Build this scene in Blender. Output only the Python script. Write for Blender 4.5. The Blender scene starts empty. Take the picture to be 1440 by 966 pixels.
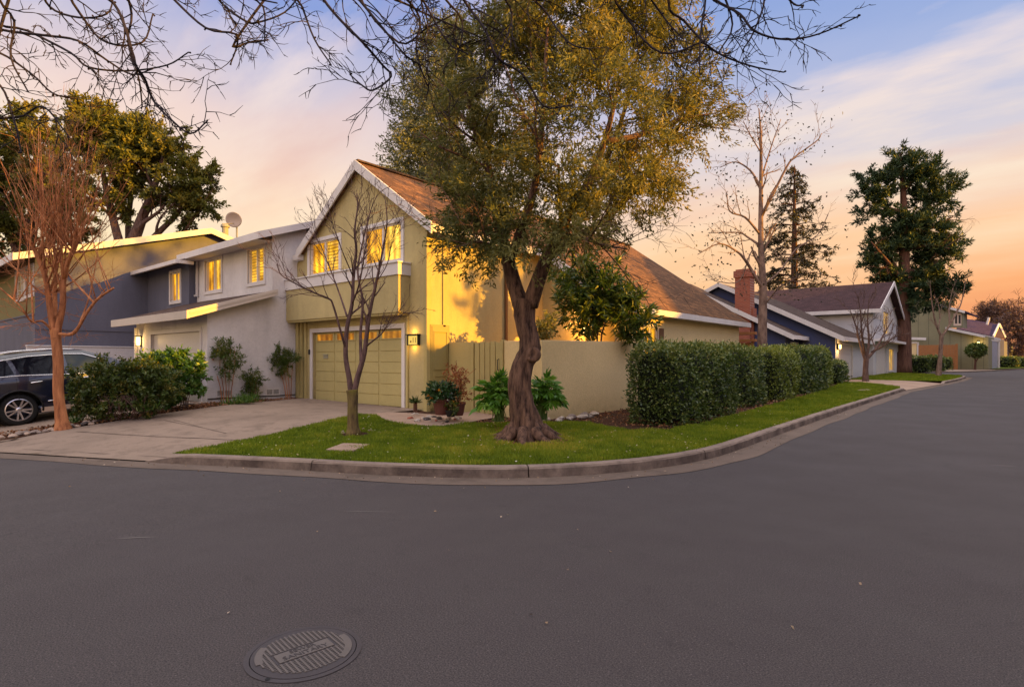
import bpy, math, random
import numpy as np
from mathutils import Vector, Matrix
from mathutils.geometry import delaunay_2d_cdt

S = bpy.context.scene
C = S.collection
RND = random.Random(7)
NR = np.random.default_rng(11)
R = math.radians

# ------------------------------------------------------------------ camera model (real positions are derived from it)
TH, FOC, CX, HOR, EYE = R(39.93), 812.0, 720.0, 505.0, 1.5
CT, ST = math.cos(TH), math.sin(TH)
def cw(xc, yc): return (xc * CT - yc * ST, xc * ST + yc * CT)
def at(px, py, d):
    x, y = cw((px - CX) / FOC * d, d)
    return Vector((x, y, EYE - (py - HOR) / FOC * d))
def gp(px, py, z=0.0):
    return at(px, py, FOC * (EYE - z) / (py - HOR))
def onX(px, py, X):
    return at(px, py, X / ((px - CX) / FOC * CT - ST))
def onY(px, py, Y):
    return at(px, py, Y / ((px - CX) / FOC * ST + CT))

# ------------------------------------------------------------------ mesh builder
def root_loc(p):
    l = Vector((0, 0, 0))
    while p is not None:
        l = l + Vector(p.location)
        p = p.parent
    return l

class MB:
    def __init__(s): s.v, s.f, s.m = [], [], []
    def add(s, vs, fs, mi=0):
        o = len(s.v)
        s.v += [tuple(v) for v in vs]
        s.f += [tuple(i + o for i in f) for f in fs]
        s.m += [mi] * len(fs)
        return s
    def box(s, x0, x1, y0, y1, z0, z1, mi=0):
        vs = [(x, y, z) for z in (z0, z1) for y in (y0, y1) for x in (x0, x1)]
        return s.add(vs, [(0, 2, 3, 1), (4, 5, 7, 6), (0, 1, 5, 4), (2, 6, 7, 3), (0, 4, 6, 2), (1, 3, 7, 5)], mi)
    def prism(s, pts, vec, mi=0):
        pts = [Vector(p) for p in pts]; vec = Vector(vec); n = len(pts)
        vs = pts + [p + vec for p in pts]
        fs = [tuple(range(n))[::-1], tuple(range(n, 2 * n))] + [(i, (i + 1) % n, n + (i + 1) % n, n + i) for i in range(n)]
        return s.add(vs, fs, mi)
    def bar(s, a, b, w, h, up=(0, 0, 1), mi=0):
        a, b, up = Vector(a), Vector(b), Vector(up)
        d = (b - a).normalized(); sd = d.cross(up).normalized(); u = sd.cross(d).normalized()
        q = [sd * (w / 2) * i + u * (h / 2) * j for i, j in ((-1, -1), (1, -1), (1, 1), (-1, 1))]
        return s.prism([a + k for k in q], b - a, mi)
    def tube(s, pts, rad, n=6, cap=True, mi=0):
        pts = [Vector(p) for p in pts]
        k = len(pts)
        if not hasattr(rad, '__len__'): rad = [rad] * k
        d = (pts[1] - pts[0]).normalized()
        ref = Vector((0, 0, 1)) if abs(d.z) < .9 else Vector((1, 0, 0))
        a = d.cross(ref).normalized()
        vs = []
        for i in range(k):
            t = (pts[min(i + 1, k - 1)] - pts[max(i - 1, 0)])
            if t.length < 1e-9: t = d
            t.normalize()
            a = a - t * a.dot(t)
            if a.length < 1e-6: a = t.orthogonal()
            a.normalize(); b = t.cross(a)
            for j in range(n):
                w = 2 * math.pi * j / n
                vs.append(pts[i] + (a * math.cos(w) + b * math.sin(w)) * rad[i])
        fs = [(i * n + j, i * n + (j + 1) % n, (i + 1) * n + (j + 1) % n, (i + 1) * n + j) for i in range(k - 1) for j in range(n)]
        if cap: fs += [tuple(range(n))[::-1], tuple(range((k - 1) * n, k * n))]
        return s.add(vs, fs, mi)
    def lathe(s, prof, c=(0, 0, 0), n=24, axis='z', mi=0, cap=True):
        vs = []
        for r, z in prof:
            for j in range(n):
                w = 2 * math.pi * j / n
                p = (r * math.cos(w), r * math.sin(w), z)
                if axis == 'y': p = (p[0], p[2], p[1])
                if axis == 'x': p = (p[2], p[0], p[1])
                vs.append((p[0] + c[0], p[1] + c[1], p[2] + c[2]))
        k = len(prof)
        fs = [(i * n + j, i * n + (j + 1) % n, (i + 1) * n + (j + 1) % n, (i + 1) * n + j) for i in range(k - 1) for j in range(n)]
        if cap: fs += [tuple(range(n))[::-1], tuple(range((k - 1) * n, k * n))]
        return s.add(vs, fs, mi)
    def build(s, name, mat, parent=None, smooth=False, bevel=0, loc=None, recalc=True):
        off = root_loc(parent) if parent is not None else Vector(loc if loc is not None else (0, 0, 0))
        me = bpy.data.meshes.new(name)
        if off.length > 0:
            ox, oy, oz = off
            s.v = [(x - ox, y - oy, z - oz) for x, y, z in s.v]
        me.from_pydata(s.v, [], s.f)
        mats = mat if isinstance(mat, (list, tuple)) else [mat]
        for m in mats: me.materials.append(m)
        if len(mats) > 1: me.polygons.foreach_set('material_index', s.m)
        if recalc and len(s.f) < 6000:
            import bmesh
            bm = bmesh.new(); bm.from_mesh(me)
            bmesh.ops.recalc_face_normals(bm, faces=bm.faces)
            bm.to_mesh(me); bm.free()
        if smooth: me.polygons.foreach_set('use_smooth', [True] * len(me.polygons))
        me.update()
        o = bpy.data.objects.new(name, me); C.objects.link(o)
        if parent is not None: o.parent = parent
        else: o.location = off
        if bevel:
            b = o.modifiers.new('Bevel', 'BEVEL'); b.width = bevel; b.segments = 2; b.limit_method = 'ANGLE'
        return o

def tag(o, label=None, cat=None, group=None, kind=None):
    if label: o['label'] = label
    if cat: o['category'] = cat
    if group: o['group'] = group
    if kind: o['kind'] = kind
    return o
def thing(name, label, cat, loc=(0, 0, 0), rz=0, group=None):
    o = bpy.data.objects.new(name, None); C.objects.link(o)
    o.empty_display_size = .2
    o.location = loc; o.rotation_euler = (0, 0, rz)
    return tag(o, label, cat, group)
def copy_tree(o, parent=None):
    c = o.copy(); C.objects.link(c)
    if parent is not None: c.parent = parent
    for ch in list(o.children): copy_tree(ch, c)
    return c

def inpoly(x, y, P):
    """vectorised point in polygon"""
    x = np.asarray(x, float); y = np.asarray(y, float); r = np.zeros(x.shape, bool)
    n = len(P); j = n - 1
    for i in range(n):
        xi, yi = P[i][0], P[i][1]; xj, yj = P[j][0], P[j][1]
        if yi != yj:
            r ^= ((yi > y) != (yj > y)) & (x < (xj - xi) * (y - yi) / (yj - yi) + xi)
        j = i
    return r
def cdt(P, holes=(), grid=None):
    vs, es = [], []
    for L in [P] + list(holes):
        o = len(vs); n = len(L)
        vs += [Vector((p[0], p[1])) for p in L]
        es += [(o + i, o + (i + 1) % n) for i in range(n)]
    if grid:
        a = np.array([(p[0], p[1]) for p in P]); lo, hi = a.min(0), a.max(0)
        gx, gy = np.meshgrid(np.arange(lo[0] + grid / 2, hi[0], grid), np.arange(lo[1] + grid / 2, hi[1], grid))
        gx, gy = gx.ravel(), gy.ravel()
        k = inpoly(gx, gy, P)
        for h in holes: k &= ~inpoly(gx, gy, h)
        vs += [Vector((x, y)) for x, y in zip(gx[k], gy[k])]
    V, E, F, _, _, _ = delaunay_2d_cdt(vs, es, [], 0, 1e-5)
    V = [(v[0], v[1]) for v in V]
    cx = np.array([sum(V[i][0] for i in f) / len(f) for f in F]); cy = np.array([sum(V[i][1] for i in f) / len(f) for f in F])
    k = inpoly(cx, cy, P)
    for h in holes: k &= ~inpoly(cx, cy, h)
    return V, [tuple(f) for f, q in zip(F, k) if q]
def dens(P, step, closed=True):
    out = []; n = len(P)
    for i in range(n if closed else n - 1):
        a, b = P[i], P[(i + 1) % n]
        k = max(1, int(math.hypot(b[0] - a[0], b[1] - a[1]) / step))
        out += [(a[0] + (b[0] - a[0]) * t / k, a[1] + (b[1] - a[1]) * t / k) for t in range(k)]
    if not closed: out.append(tuple(P[-1][:2]))
    return out
def smooth_path(P, it=2):
    P = [tuple(p) for p in P]
    for _ in range(it):
        Q = [P[0]]
        for a, b in zip(P[:-1], P[1:]):
            Q.append(tuple(x * .75 + y * .25 for x, y in zip(a, b))); Q.append(tuple(x * .25 + y * .75 for x, y in zip(a, b)))
        Q.append(P[-1]); P = Q
    return P
def panel(mb, P, holes, fn, depth=.1, back=None, mi=0):
    """flat wall with window openings and their reveals; fn(u, v, w) -> 3D, w outward"""
    V, F = cdt(P, holes)
    mb.add([fn(u, v, 0) for u, v in V], F, mi)
    for h in holes:
        n = len(h)
        mb.add([fn(u, v, 0) for u, v in h] + [fn(u, v, -depth) for u, v in h], [(i, (i + 1) % n, n + (i + 1) % n, n + i) for i in range(n)], mi)
def rect(u0, u1, v0, v1): return [(u0, v0), (u1, v0), (u1, v1), (u0, v1)]
def FY(Y): return lambda u, v, w: (u, Y - w, v)        # wall facing -Y (the front street)
def FX(X): return lambda u, v, w: (X + w, u, v)        # wall facing +X (the side street)

# ------------------------------------------------------------------ materials
def nodes(name):
    m = bpy.data.materials.new(name); m.use_nodes = True
    t = m.node_tree; t.nodes.clear()
    return m, t, t.nodes, t.links
def N(t, typ, **kw):
    n = t.nodes.new(typ)
    for k, v in kw.items():
        if k.startswith('i_'):
            n.inputs[k[2:].replace('_', ' ')].default_value = v
        else: setattr(n, k, v)
    return n
def noise(t, scale, detail=4, rough=.6, vec=None):
    n = N(t, 'ShaderNodeTexNoise'); n.inputs['Scale'].default_value = scale; n.inputs['Detail'].default_value = detail; n.inputs['Roughness'].default_value = rough
    if vec is not None: t.links.new(vec, n.inputs['Vector'])
    return n.outputs['Fac']
def mixc(t, f, a, b, mode='MIX'):
    n = N(t, 'ShaderNodeMix', data_type='RGBA', blend_type=mode)
    for i, v in ((0, f), (6, a), (7, b)):
        if isinstance(v, (int, float)): n.inputs[i].default_value = v
        elif isinstance(v, (tuple, list)): n.inputs[i].default_value = tuple(v) + ((1,) if len(v) == 3 else ())
        else: t.links.new(v, n.inputs[i])
    return n.outputs[2]
def mth(t, op, a, b=None, clamp=False):
    n = N(t, 'ShaderNodeMath', operation=op, use_clamp=clamp)
    for i, v in ((0, a), (1, b)):
        if v is None: continue
        if isinstance(v, (int, float)): n.inputs[i].default_value = v
        else: t.links.new(v, n.inputs[i])
    return n.outputs[0]
def mr(t, v, a, b, c=0, d=1):
    n = N(t, 'ShaderNodeMapRange'); t.links.new(v, n.inputs[0])
    for i, x in enumerate((a, b, c, d)): n.inputs[i + 1].default_value = x
    return n.outputs[0]
def sc(c, k): return tuple(min(1, x * k) for x in c[:3])
def finish(t, col, rough=.8, bump=None, bstr=.3, bdist=.01, spec=.3, metal=0, coat=0, extra=None):
    b = N(t, 'ShaderNodeBsdfPrincipled')
    if isinstance(col, (tuple, list)): b.inputs['Base Color'].default_value = tuple(col)[:3] + (1,)
    else: t.links.new(col, b.inputs['Base Color'])
    if isinstance(rough, (int, float)): b.inputs['Roughness'].default_value = rough
    else: t.links.new(rough, b.inputs['Roughness'])
    b.inputs['Specular IOR Level'].default_value = spec; b.inputs['Metallic'].default_value = metal
    b.inputs['Coat Weight'].default_value = coat
    if bump is not None:
        n = N(t, 'ShaderNodeBump'); n.inputs['Strength'].default_value = bstr; n.inputs['Distance'].default_value = bdist
        t.links.new(bump, n.inputs['Height']); t.links.new(n.outputs[0], b.inputs['Normal'])
    o = N(t, 'ShaderNodeOutputMaterial')
    t.links.new(b.outputs[0], o.inputs[0])
    return b, o
def pos(t): return N(t, 'ShaderNodeNewGeometry').outputs['Position']
def mat(name, col, rough=.8, var=.18, scale=1.5, bump=.25, bscale=70, bdist=.006, spec=.3, metal=0, coat=0, dirt=None, fine=.12, streak=0):
    m, t, _, L = nodes(name); p = pos(t)
    c = mixc(t, noise(t, scale, 5, .65, p), sc(col, 1 - var), sc(col, 1 + var))
    c = mixc(t, mr(t, noise(t, scale * 22, 3, .6, p), .3, .7), mixc(t, fine, c, (0, 0, 0)), c)
    if streak:
        mp = N(t, 'ShaderNodeMapping'); L.new(p, mp.inputs[0]); mp.inputs['Scale'].default_value = (1.3, 1.3, .35)
        c = mixc(t, mr(t, noise(t, 1, 5, .7, mp.outputs[0]), .45, .7, 0, streak), c, sc(col, .45))
        c = mixc(t, mr(t, noise(t, .35, 4, .6, p), .5, .72, 0, streak), c, sc(col, 1.35))
    if dirt:                        # darker, streaky near the ground
        sx = N(t, 'ShaderNodeSeparateXYZ'); L.new(p, sx.inputs[0])
        f = mr(t, sx.outputs[2], dirt[0], dirt[1], 1, 0)
        c = mixc(t, mth(t, 'MULTIPLY', f, mr(t, noise(t, 4, 5, .7, p), .25, .75, 0, .8)), c, sc(col, .45))
    b = noise(t, bscale, 4, .7, p) if bump else None
    finish(t, c, rough, b, bump, bdist, spec, metal, coat)
    return m
def shingle(name, col, axis, col2=None):
    """axis 'x': ridge along Y, courses step in X; axis 'y': ridge along X"""
    m, t, _, L = nodes(name); p = pos(t)
    s = N(t, 'ShaderNodeSeparateXYZ'); L.new(p, s.inputs[0])
    cb = N(t, 'ShaderNodeCombineXYZ')
    a, b_ = (s.outputs[1], s.outputs[0]) if axis == 'x' else (s.outputs[0], s.outputs[1])
    L.new(a, cb.inputs[0]); L.new(mth(t, 'MULTIPLY', b_, 1.2), cb.inputs[1])
    br = N(t, 'ShaderNodeTexBrick'); L.new(cb.outputs[0], br.inputs['Vector'])
    br.offset = .5; br.inputs['Scale'].default_value = 1.0; br.inputs['Brick Width'].default_value = .36; br.inputs['Row Height'].default_value = .26
    br.inputs['Mortar Size'].default_value = .012; br.inputs['Bias'].default_value = 0
    br.inputs['Color1'].default_value = sc(col, .45) + (1,); br.inputs['Color2'].default_value = sc(col2 or col, 1.5) + (1,); br.inputs['Mortar'].default_value = sc(col, .25) + (1,)
    c = mixc(t, .25, br.outputs['Color'], mixc(t, noise(t, .9, 5, .7, p), sc(col, .5), sc(col, 1.5)))
    c = mixc(t, mr(t, noise(t, 14, 4, .7, p), .35, .7), sc(col, .45), c)
    h = mth(t, 'ADD', mth(t, 'MULTIPLY', br.outputs['Fac'], -1.0), mth(t, 'MULTIPLY', noise(t, 30, 3, .6, p), .5))
    finish(t, c, .9, h, .7, .02, .15)
    return m
def leafmat(name, c1, c2, c3=None, trans=.3, rough=.55, spec=.25):
    m, t, _, L = nodes(name)
    a = N(t, 'ShaderNodeAttribute', attribute_name='var')
    c = mixc(t, mr(t, a.outputs['Fac'], 0, .6), c1, c2)
    if c3: c = mixc(t, mr(t, a.outputs['Fac'], .6, 1), c, c3)
    b, o = finish(t, c, rough, spec=spec)
    tr = N(t, 'ShaderNodeBsdfTranslucent'); L.new(mixc(t, .5, c, (1, 1, .3), 'MULTIPLY'), tr.inputs[0])
    mx = N(t, 'ShaderNodeMixShader'); mx.inputs[0].default_value = trans
    L.new(b.outputs[0], mx.inputs[1]); L.new(tr.outputs[0], mx.inputs[2]); L.new(mx.outputs[0], o.inputs[0])
    return m
def bark(name, c1, c2, scale=6, stretch=.25, bstr=.8, moss=None):
    m, t, _, L = nodes(name)
    mp = N(t, 'ShaderNodeMapping'); L.new(pos(t), mp.inputs[0]); mp.inputs['Scale'].default_value = (1, 1, stretch)
    n = noise(t, scale, 6, .7, mp.outputs[0])
    c = mixc(t, mr(t, n, .35, .65), c1, c2)
    if moss:
        c = mixc(t, mth(t, 'MULTIPLY', mr(t, noise(t, 3, 3, .5, pos(t)), .4, .7), .7), c, moss)
    finish(t, c, .9, n, bstr, .03, .15)
    return m
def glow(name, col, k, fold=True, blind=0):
    """window pane: golden sky reflection painted as emission, with a blind or curtain pattern"""
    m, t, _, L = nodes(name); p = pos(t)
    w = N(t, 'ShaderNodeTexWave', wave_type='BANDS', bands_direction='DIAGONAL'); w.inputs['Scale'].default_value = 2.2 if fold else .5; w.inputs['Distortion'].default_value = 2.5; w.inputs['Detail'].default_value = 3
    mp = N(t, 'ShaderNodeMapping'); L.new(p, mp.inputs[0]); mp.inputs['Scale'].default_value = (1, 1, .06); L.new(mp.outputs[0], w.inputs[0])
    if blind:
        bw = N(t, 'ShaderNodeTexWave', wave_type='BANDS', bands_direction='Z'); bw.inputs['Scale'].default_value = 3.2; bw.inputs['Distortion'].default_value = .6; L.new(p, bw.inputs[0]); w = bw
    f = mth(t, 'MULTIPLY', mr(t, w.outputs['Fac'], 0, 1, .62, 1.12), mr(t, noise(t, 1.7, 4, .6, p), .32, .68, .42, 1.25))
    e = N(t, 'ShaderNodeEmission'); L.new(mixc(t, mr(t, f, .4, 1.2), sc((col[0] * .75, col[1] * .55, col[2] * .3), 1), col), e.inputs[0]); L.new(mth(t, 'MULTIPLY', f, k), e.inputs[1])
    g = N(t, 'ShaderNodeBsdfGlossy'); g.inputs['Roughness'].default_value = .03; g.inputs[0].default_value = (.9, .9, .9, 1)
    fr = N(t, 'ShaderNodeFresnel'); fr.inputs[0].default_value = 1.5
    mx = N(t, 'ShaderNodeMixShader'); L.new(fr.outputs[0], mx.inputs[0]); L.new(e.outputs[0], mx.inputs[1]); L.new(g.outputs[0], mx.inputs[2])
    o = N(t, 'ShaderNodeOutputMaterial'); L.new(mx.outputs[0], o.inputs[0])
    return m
def emit(name, col, k):
    m, t, _, L = nodes(name)
    e = N(t, 'ShaderNodeEmission'); e.inputs[0].default_value = tuple(col) + (1,); e.inputs[1].default_value = k
    o = N(t, 'ShaderNodeOutputMaterial'); L.new(e.outputs[0], o.inputs[0])
    return m

OLIVE = (.43, .345, .16)
M = {}
M['olive'] = mat('olive_stucco', OLIVE, .9, .12, .8, .8, 60, .012, dirt=(.1, 1.0), streak=.4)
M['olive2'] = mat('olive_trim_paint', (.40, .32, .13), .7, .1, 2, .15, 40, streak=.35)
M['oliveD'] = mat('garage_olive_paint', (.42, .345, .145), .55, .08, 1.2, .06, 30, streak=.2)
M['cream'] = mat('cream_stucco', (.70, .53, .27), .9, .1, .9, 1, 35, .016, dirt=(0, .6))
M['white'] = mat('white_trim_paint', (.60, .555, .53), .65, .08, 3, .12, 40, streak=.25)
M['gray'] = mat('lilac_grey_stucco', (.60, .56, .54), .92, .09, .7, .7, 60, .01, dirt=(.1, 1.1), streak=.35)
M['grayD'] = mat('pale_grey_door_paint', (.55, .51, .47), .5, .05, 1, .05, 30)
M['slate'] = mat('slate_blue_siding_paint', (.106, .106, .140), .8, .12, .8, .25, 40, streak=.35)
M['slateO'] = mat('weathered_olive_paint', (.17, .14, .05), .8, .15, 1, .25, 40)
M['navy'] = mat('navy_siding_paint', (.045, .056, .125), .75, .12, 1, .2, 40)
M['wwall'] = mat('white_wall_paint', (.5, .48, .48), .85, .06, 1, .3, 60, dirt=(0, .8))
M['sage'] = mat('sage_siding_paint', (.2, .185, .105), .85, .15, .8, .2, 30)
M['shX'] = shingle('brown_shingle', (.15, .075, .036), 'x', (.21, .10, .042))
M['shY'] = shingle('brown_shingle_across', (.11, .07, .056), 'y')
M['shG'] = shingle('grey_brown_shingle', (.095, .064, .052), 'x')
M['shM'] = shingle('maroon_shingle', (.075, .038, .04), 'y')
M['shP'] = shingle('purple_shingle', (.06, .035, .075), 'y')
M['metal'] = mat('painted_metal', (.3, .28, .2), .5, .1, 5, 0)
M['dark'] = mat('dark_metal', (.02, .018, .018), .5, .2, 5, 0)
M['chrome'] = mat('bright_metal', (.75, .75, .78), .22, .05, 5, 0, metal=1)
M['tan'] = mat('tan_plastic', (.55, .42, .33), .5, .05, 3, 0)
M['brickwood'] = mat('cedar_fence_wood', (.3, .12, .04), .8, .25, 2, .3, 30)
M['brown'] = mat('brown_painted_wood', (.16, .075, .03), .7, .15, 2, .2, 30)
M['winY'] = glow('sky_glow_pane', (1, .50, .02), 1.65)  # panes glow to stand in for the golden sky they reflect
M['winP'] = glow('sky_glow_pane_pale', (1, .60, .07), 1.6)
M['winB'] = glow('sky_glow_pane_blind', (1, .58, .05), 1.55, True, 1)
M['garY'] = glow('sky_glow_pane_garage', (1, .40, .02), .62)
M['bulb'] = emit('lamp_glow', (1, .62, .18), 6)
M['black'] = mat('black_plastic', (.008, .008, .009), .6, .2, 5, 0)
# ------------------------------------------------------------------ camera, sun, sky
cam = bpy.data.cameras.new('camera'); co = bpy.data.objects.new('camera', cam); C.objects.link(co)
cam.sensor_width = 36; cam.lens = FOC / 1440 * 36; cam.shift_y = (HOR - 483) / 1440
cam.clip_end = 3000; cam.clip_start = .05
co.location = (0, 0, EYE); co.rotation_euler = (R(90), 0, TH)
S.camera = co
S.view_settings.view_transform = 'Standard'; S.view_settings.look = 'None'; S.view_settings.exposure = 0

SAZ, SEL = R(24), R(12)             # towards the sun: azimuth from +X to +Y, elevation
sun = bpy.data.lights.new('sun', 'SUN'); so = bpy.data.objects.new('sun', sun); C.objects.link(so)
sun.energy = 13.0; sun.angle = R(.6); sun.color = (1, .49, .035)
sd = Vector((math.cos(SAZ) * math.cos(SEL), math.sin(SAZ) * math.cos(SEL), math.sin(SEL)))
so.rotation_euler = (-sd).to_track_quat('-Z', 'Y').to_euler(); so.location = (30, 10, 20)

def srgb(r, g, b):
    f = lambda c: (c / 255 / 12.92) if c / 255 <= .04045 else ((c / 255 + .055) / 1.055) ** 2.4
    return (f(r), f(g), f(b), 1)
W = bpy.data.worlds.new('World'); S.world = W; W.use_nodes = True
t = W.node_tree; t.nodes.clear(); L = t.links
tc = N(t, 'ShaderNodeTexCoord'); d = tc.outputs['Generated']
sx = N(t, 'ShaderNodeSeparateXYZ'); L.new(d, sx.inputs[0])
zz = sx.outputs[2]
dn = N(t, 'ShaderNodeVectorMath', operation='DOT_PRODUCT'); L.new(d, dn.inputs[0]); dn.inputs[1].default_value = (CT, ST, 0)
hz = mth(t, 'SQRT', mth(t, 'MAXIMUM', mth(t, 'SUBTRACT', 1.0, mth(t, 'MULTIPLY', zz, zz)), .001))
side = mr(t, mth(t, 'DIVIDE', dn.outputs['Value'], hz), -.5, .75)
def ramp(stops):
    r = N(t, 'ShaderNodeValToRGB'); cr = r.color_ramp
    while len(cr.elements) > 1: cr.elements.remove(cr.elements[-1])
    cr.elements[0].position = stops[0][0]; cr.elements[0].color = srgb(*stops[0][1])
    for p, c in stops[1:]:
        e = cr.elements.new(p); e.color = srgb(*c)
    L.new(wz, r.inputs[0]); return r.outputs[0]
# wispy clouds, stretched along the horizon
cbn = N(t, 'ShaderNodeCombineXYZ')
den = mth(t, 'ADD', zz, .22)
L.new(mth(t, 'DIVIDE', sx.outputs[0], den), cbn.inputs[0]); L.new(mth(t, 'DIVIDE', sx.outputs[1], den), cbn.inputs[1])
mp = N(t, 'ShaderNodeMapping'); L.new(cbn.outputs[0], mp.inputs[0]); mp.inputs['Rotation'].default_value = (0, 0, -TH); mp.inputs['Scale'].default_value = (.55, 1.5, 1)
n1 = noise(t, 1.3, 7, .58, mp.outputs[0]); n2 = noise(t, 2.3, 8, .56, mp.outputs[0])
wz = mth(t, 'ADD', zz, mth(t, 'MULTIPLY', mth(t, 'SUBTRACT', n1, .5), .13))
ra = ramp([(0, (252, 214, 150)), (.1, (255, 226, 170)), (.2, (255, 228, 192)), (.28, (252, 222, 198)), (.36, (238, 212, 204)), (.43, (200, 194, 214)), (.51, (138, 158, 215)), (.6, (150, 168, 215)), (.78, (224, 220, 220)), (1, (238, 230, 222))])
rb = ramp([(0, (205, 122, 84)), (.05, (236, 142, 90)), (.11, (250, 170, 110)), (.17, (252, 198, 150)), (.23, (242, 210, 188)), (.3, (208, 204, 216)), (.38, (168, 184, 222)), (.5, (130, 160, 216)), (.6, (150, 170, 216)), (.78, (224, 220, 220)), (1, (238, 230, 222))])
sky = mixc(t, side, ra, rb)
cl = mth(t, 'MULTIPLY', mr(t, n2, .47, .66), mr(t, zz, .09, .25, 0, .8), True)
sky = mixc(t, cl, sky, mixc(t, mr(t, zz, .12, .46), srgb(255, 232, 192), srgb(240, 222, 222)))
n3 = noise(t, .9, 6, .55, mp.outputs[0])
sky = mixc(t, mth(t, 'MULTIPLY', mr(t, n3, .52, .66), mr(t, zz, .12, .25, 0, .7), True), sky, mixc(t, mr(t, zz, .2, .42), srgb(246, 196, 164), srgb(208, 176, 184)))
# the sky overhead and behind is brighter than the band in the picture
bk = N(t, 'ShaderNodeVectorMath', operation='DOT_PRODUCT'); L.new(d, bk.inputs[0]); bk.inputs[1].default_value = (ST, -CT, .35)
up = mr(t, zz, .56, .85, 0, 1.45)
gain = mth(t, 'ADD', mth(t, 'ADD', 1.03, up), mth(t, 'MULTIPLY', mr(t, bk.outputs['Value'], .1, .9), 1.35))
gr = mr(t, zz, -.02, .0, 0, 1)
nis = N(t, 'ShaderNodeTexSky', sky_type='NISHITA'); nis.sun_disc = False; nis.sun_elevation = SEL; nis.sun_rotation = R(90) - SAZ
b1 = N(t, 'ShaderNodeBackground'); L.new(nis.outputs[0], b1.inputs[0]); b1.inputs[1].default_value = .006
b2 = N(t, 'ShaderNodeBackground'); L.new(mixc(t, gr, (.10, .085, .08), sky), b2.inputs[0]); L.new(gain, b2.inputs[1])
ad = N(t, 'ShaderNodeAddShader'); L.new(b1.outputs[0], ad.inputs[0]); L.new(b2.outputs[0], ad.inputs[1])
wo = N(t, 'ShaderNodeOutputWorld'); L.new(ad.outputs[0], wo.inputs[0])

# ------------------------------------------------------------------ terrain
K1 = [(-60, -13), (-40, -6.4), (-26, -1.8), (-18, .85), (-14, 2.1), (-9.98, 3.38), (-8.7, 3.85), (-7.4, 4.3), (-6.2, 4.65), (-5.2, 5.1), (-4.4, 5.8), (-3.86, 6.64), (-3.48, 7.5), (-3.27, 8.6), (-3.24, 9.6), (-3.3, 12.6), (-3.34, 20), (-3.3, 26), (-3.3, 32),
      (-3.2, 34), (-2.86, 37.3), (-2.07, 47.8), (-1.75, 57), (-1.9, 60.5), (-2.9, 63.2), (-5, 65), (-9, 66), (-30, 67)]
K1 = smooth_path(K1, 2)
KA = np.array(K1)
def kdist(x, y):
    x = np.atleast_1d(np.asarray(x, float)); y = np.atleast_1d(np.asarray(y, float))
    best = np.full(x.shape, 1e9)
    for (ax, ay), (bx, by) in zip(K1[:-1], K1[1:]):
        dx, dy = bx - ax, by - ay; l2 = dx * dx + dy * dy
        if l2 < 1e-12: continue
        tt = np.clip(((x - ax) * dx + (y - ay) * dy) / l2, 0, 1)
        best = np.minimum(best, np.hypot(x - ax - tt * dx, y - ay - tt * dy))
    return best
def sst(v): v = np.clip(v, 0, 1); return v * v * (3 - 2 * v)
def zr(x, y=None): return .027 * np.clip(np.asarray(x, float) + 5.5, -16, 0)
def hh(x, y):
    x = np.atleast_1d(np.asarray(x, float)); y = np.atleast_1d(np.asarray(y, float))
    s = kdist(x, y)
    b = np.interp(-x, [0, 9.3, 11.5, 16.5, 20], [.11, .11, .20, .24, .26]) + .16 * sst((y - 30) / 25)
    w = sst(s / 5.5)
    return (zr(x) + .13) * (1 - w) + b * w
def hz1(x, y): return float(hh(x, y)[0])
def hdrive(x, y):
    s = kdist(x, y); g = zr(x) + .022
    return g + (hh(x, y) - g) * sst(s / 1.6)
def sheet(name, P, zf, m, step=.6, kind='structure', dz=0.0, grid=None, holes=()):
    V, F = cdt(dens(P, step), [dens(h, step) for h in holes], grid or step)
    a = np.array(V); z = zf(a[:, 0], a[:, 1]) + dz
    mb = MB(); mb.add([(p[0], p[1], q) for p, q in zip(V, z)], F)
    o = mb.build(name, m, smooth=True, recalc=False)
    tag(o, kind=kind); return o

# asphalt
m, t, _, L = nodes('asphalt'); p = pos(t)
c = mixc(t, noise(t, .22, 5, .6, p), (.064, .051, .052), (.097, .079, .078))
c = mixc(t, mr(t, noise(t, 1.7, 6, .7, p), .35, .7, 0, .6), c, (.090, .077, .072))
c = mixc(t, mr(t, noise(t, .09, 3, .5, p), .4, .6, 0, .45), c, (.108, .09, .088))
c = mixc(t, mr(t, noise(t, 5, 6, .8, p), .56, .72, 0, .5), c, (.034, .029, .029))
sp = noise(t, 110, 3, .75, p)
c = mixc(t, mr(t, sp, .38, .62), sc((.026, .024, .025), 1), c)
c = mixc(t, mr(t, noise(t, 95, 1, .5, p), .66, .78, 0, .6), c, (.20, .18, .17))
vo = N(t, 'ShaderNodeTexVoronoi', feature='DISTANCE_TO_EDGE'); vo.inputs['Scale'].default_value = .19
wv = N(t, 'ShaderNodeVectorMath', operation='ADD'); L.new(p, wv.inputs[0])
nz = N(t, 'ShaderNodeTexNoise'); nz.inputs['Scale'].default_value = 1.1; nz.inputs['Detail'].default_value = 6; L.new(p, nz.inputs['Vector']); L.new(nz.outputs['Color'], wv.inputs[1]); L.new(wv.outputs[0], vo.inputs['Vector'])
crk = mth(t, 'MULTIPLY', mr(t, vo.outputs['Distance'], 0, .003, 1, 0), mr(t, noise(t, .35, 2, .5, p), .5, .62))
c = mixc(t, mth(t, 'MULTIPLY', crk, .75), c, (.03, .026, .026))
finish(t, c, mr(t, noise(t, .8, 4, .6, p), .3, .7, .72, .9), mth(t, 'ADD', sp, noise(t, 420, 2, .6, p)), .55, .006, .25)
M['asphalt'] = m
road = MB()
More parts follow.
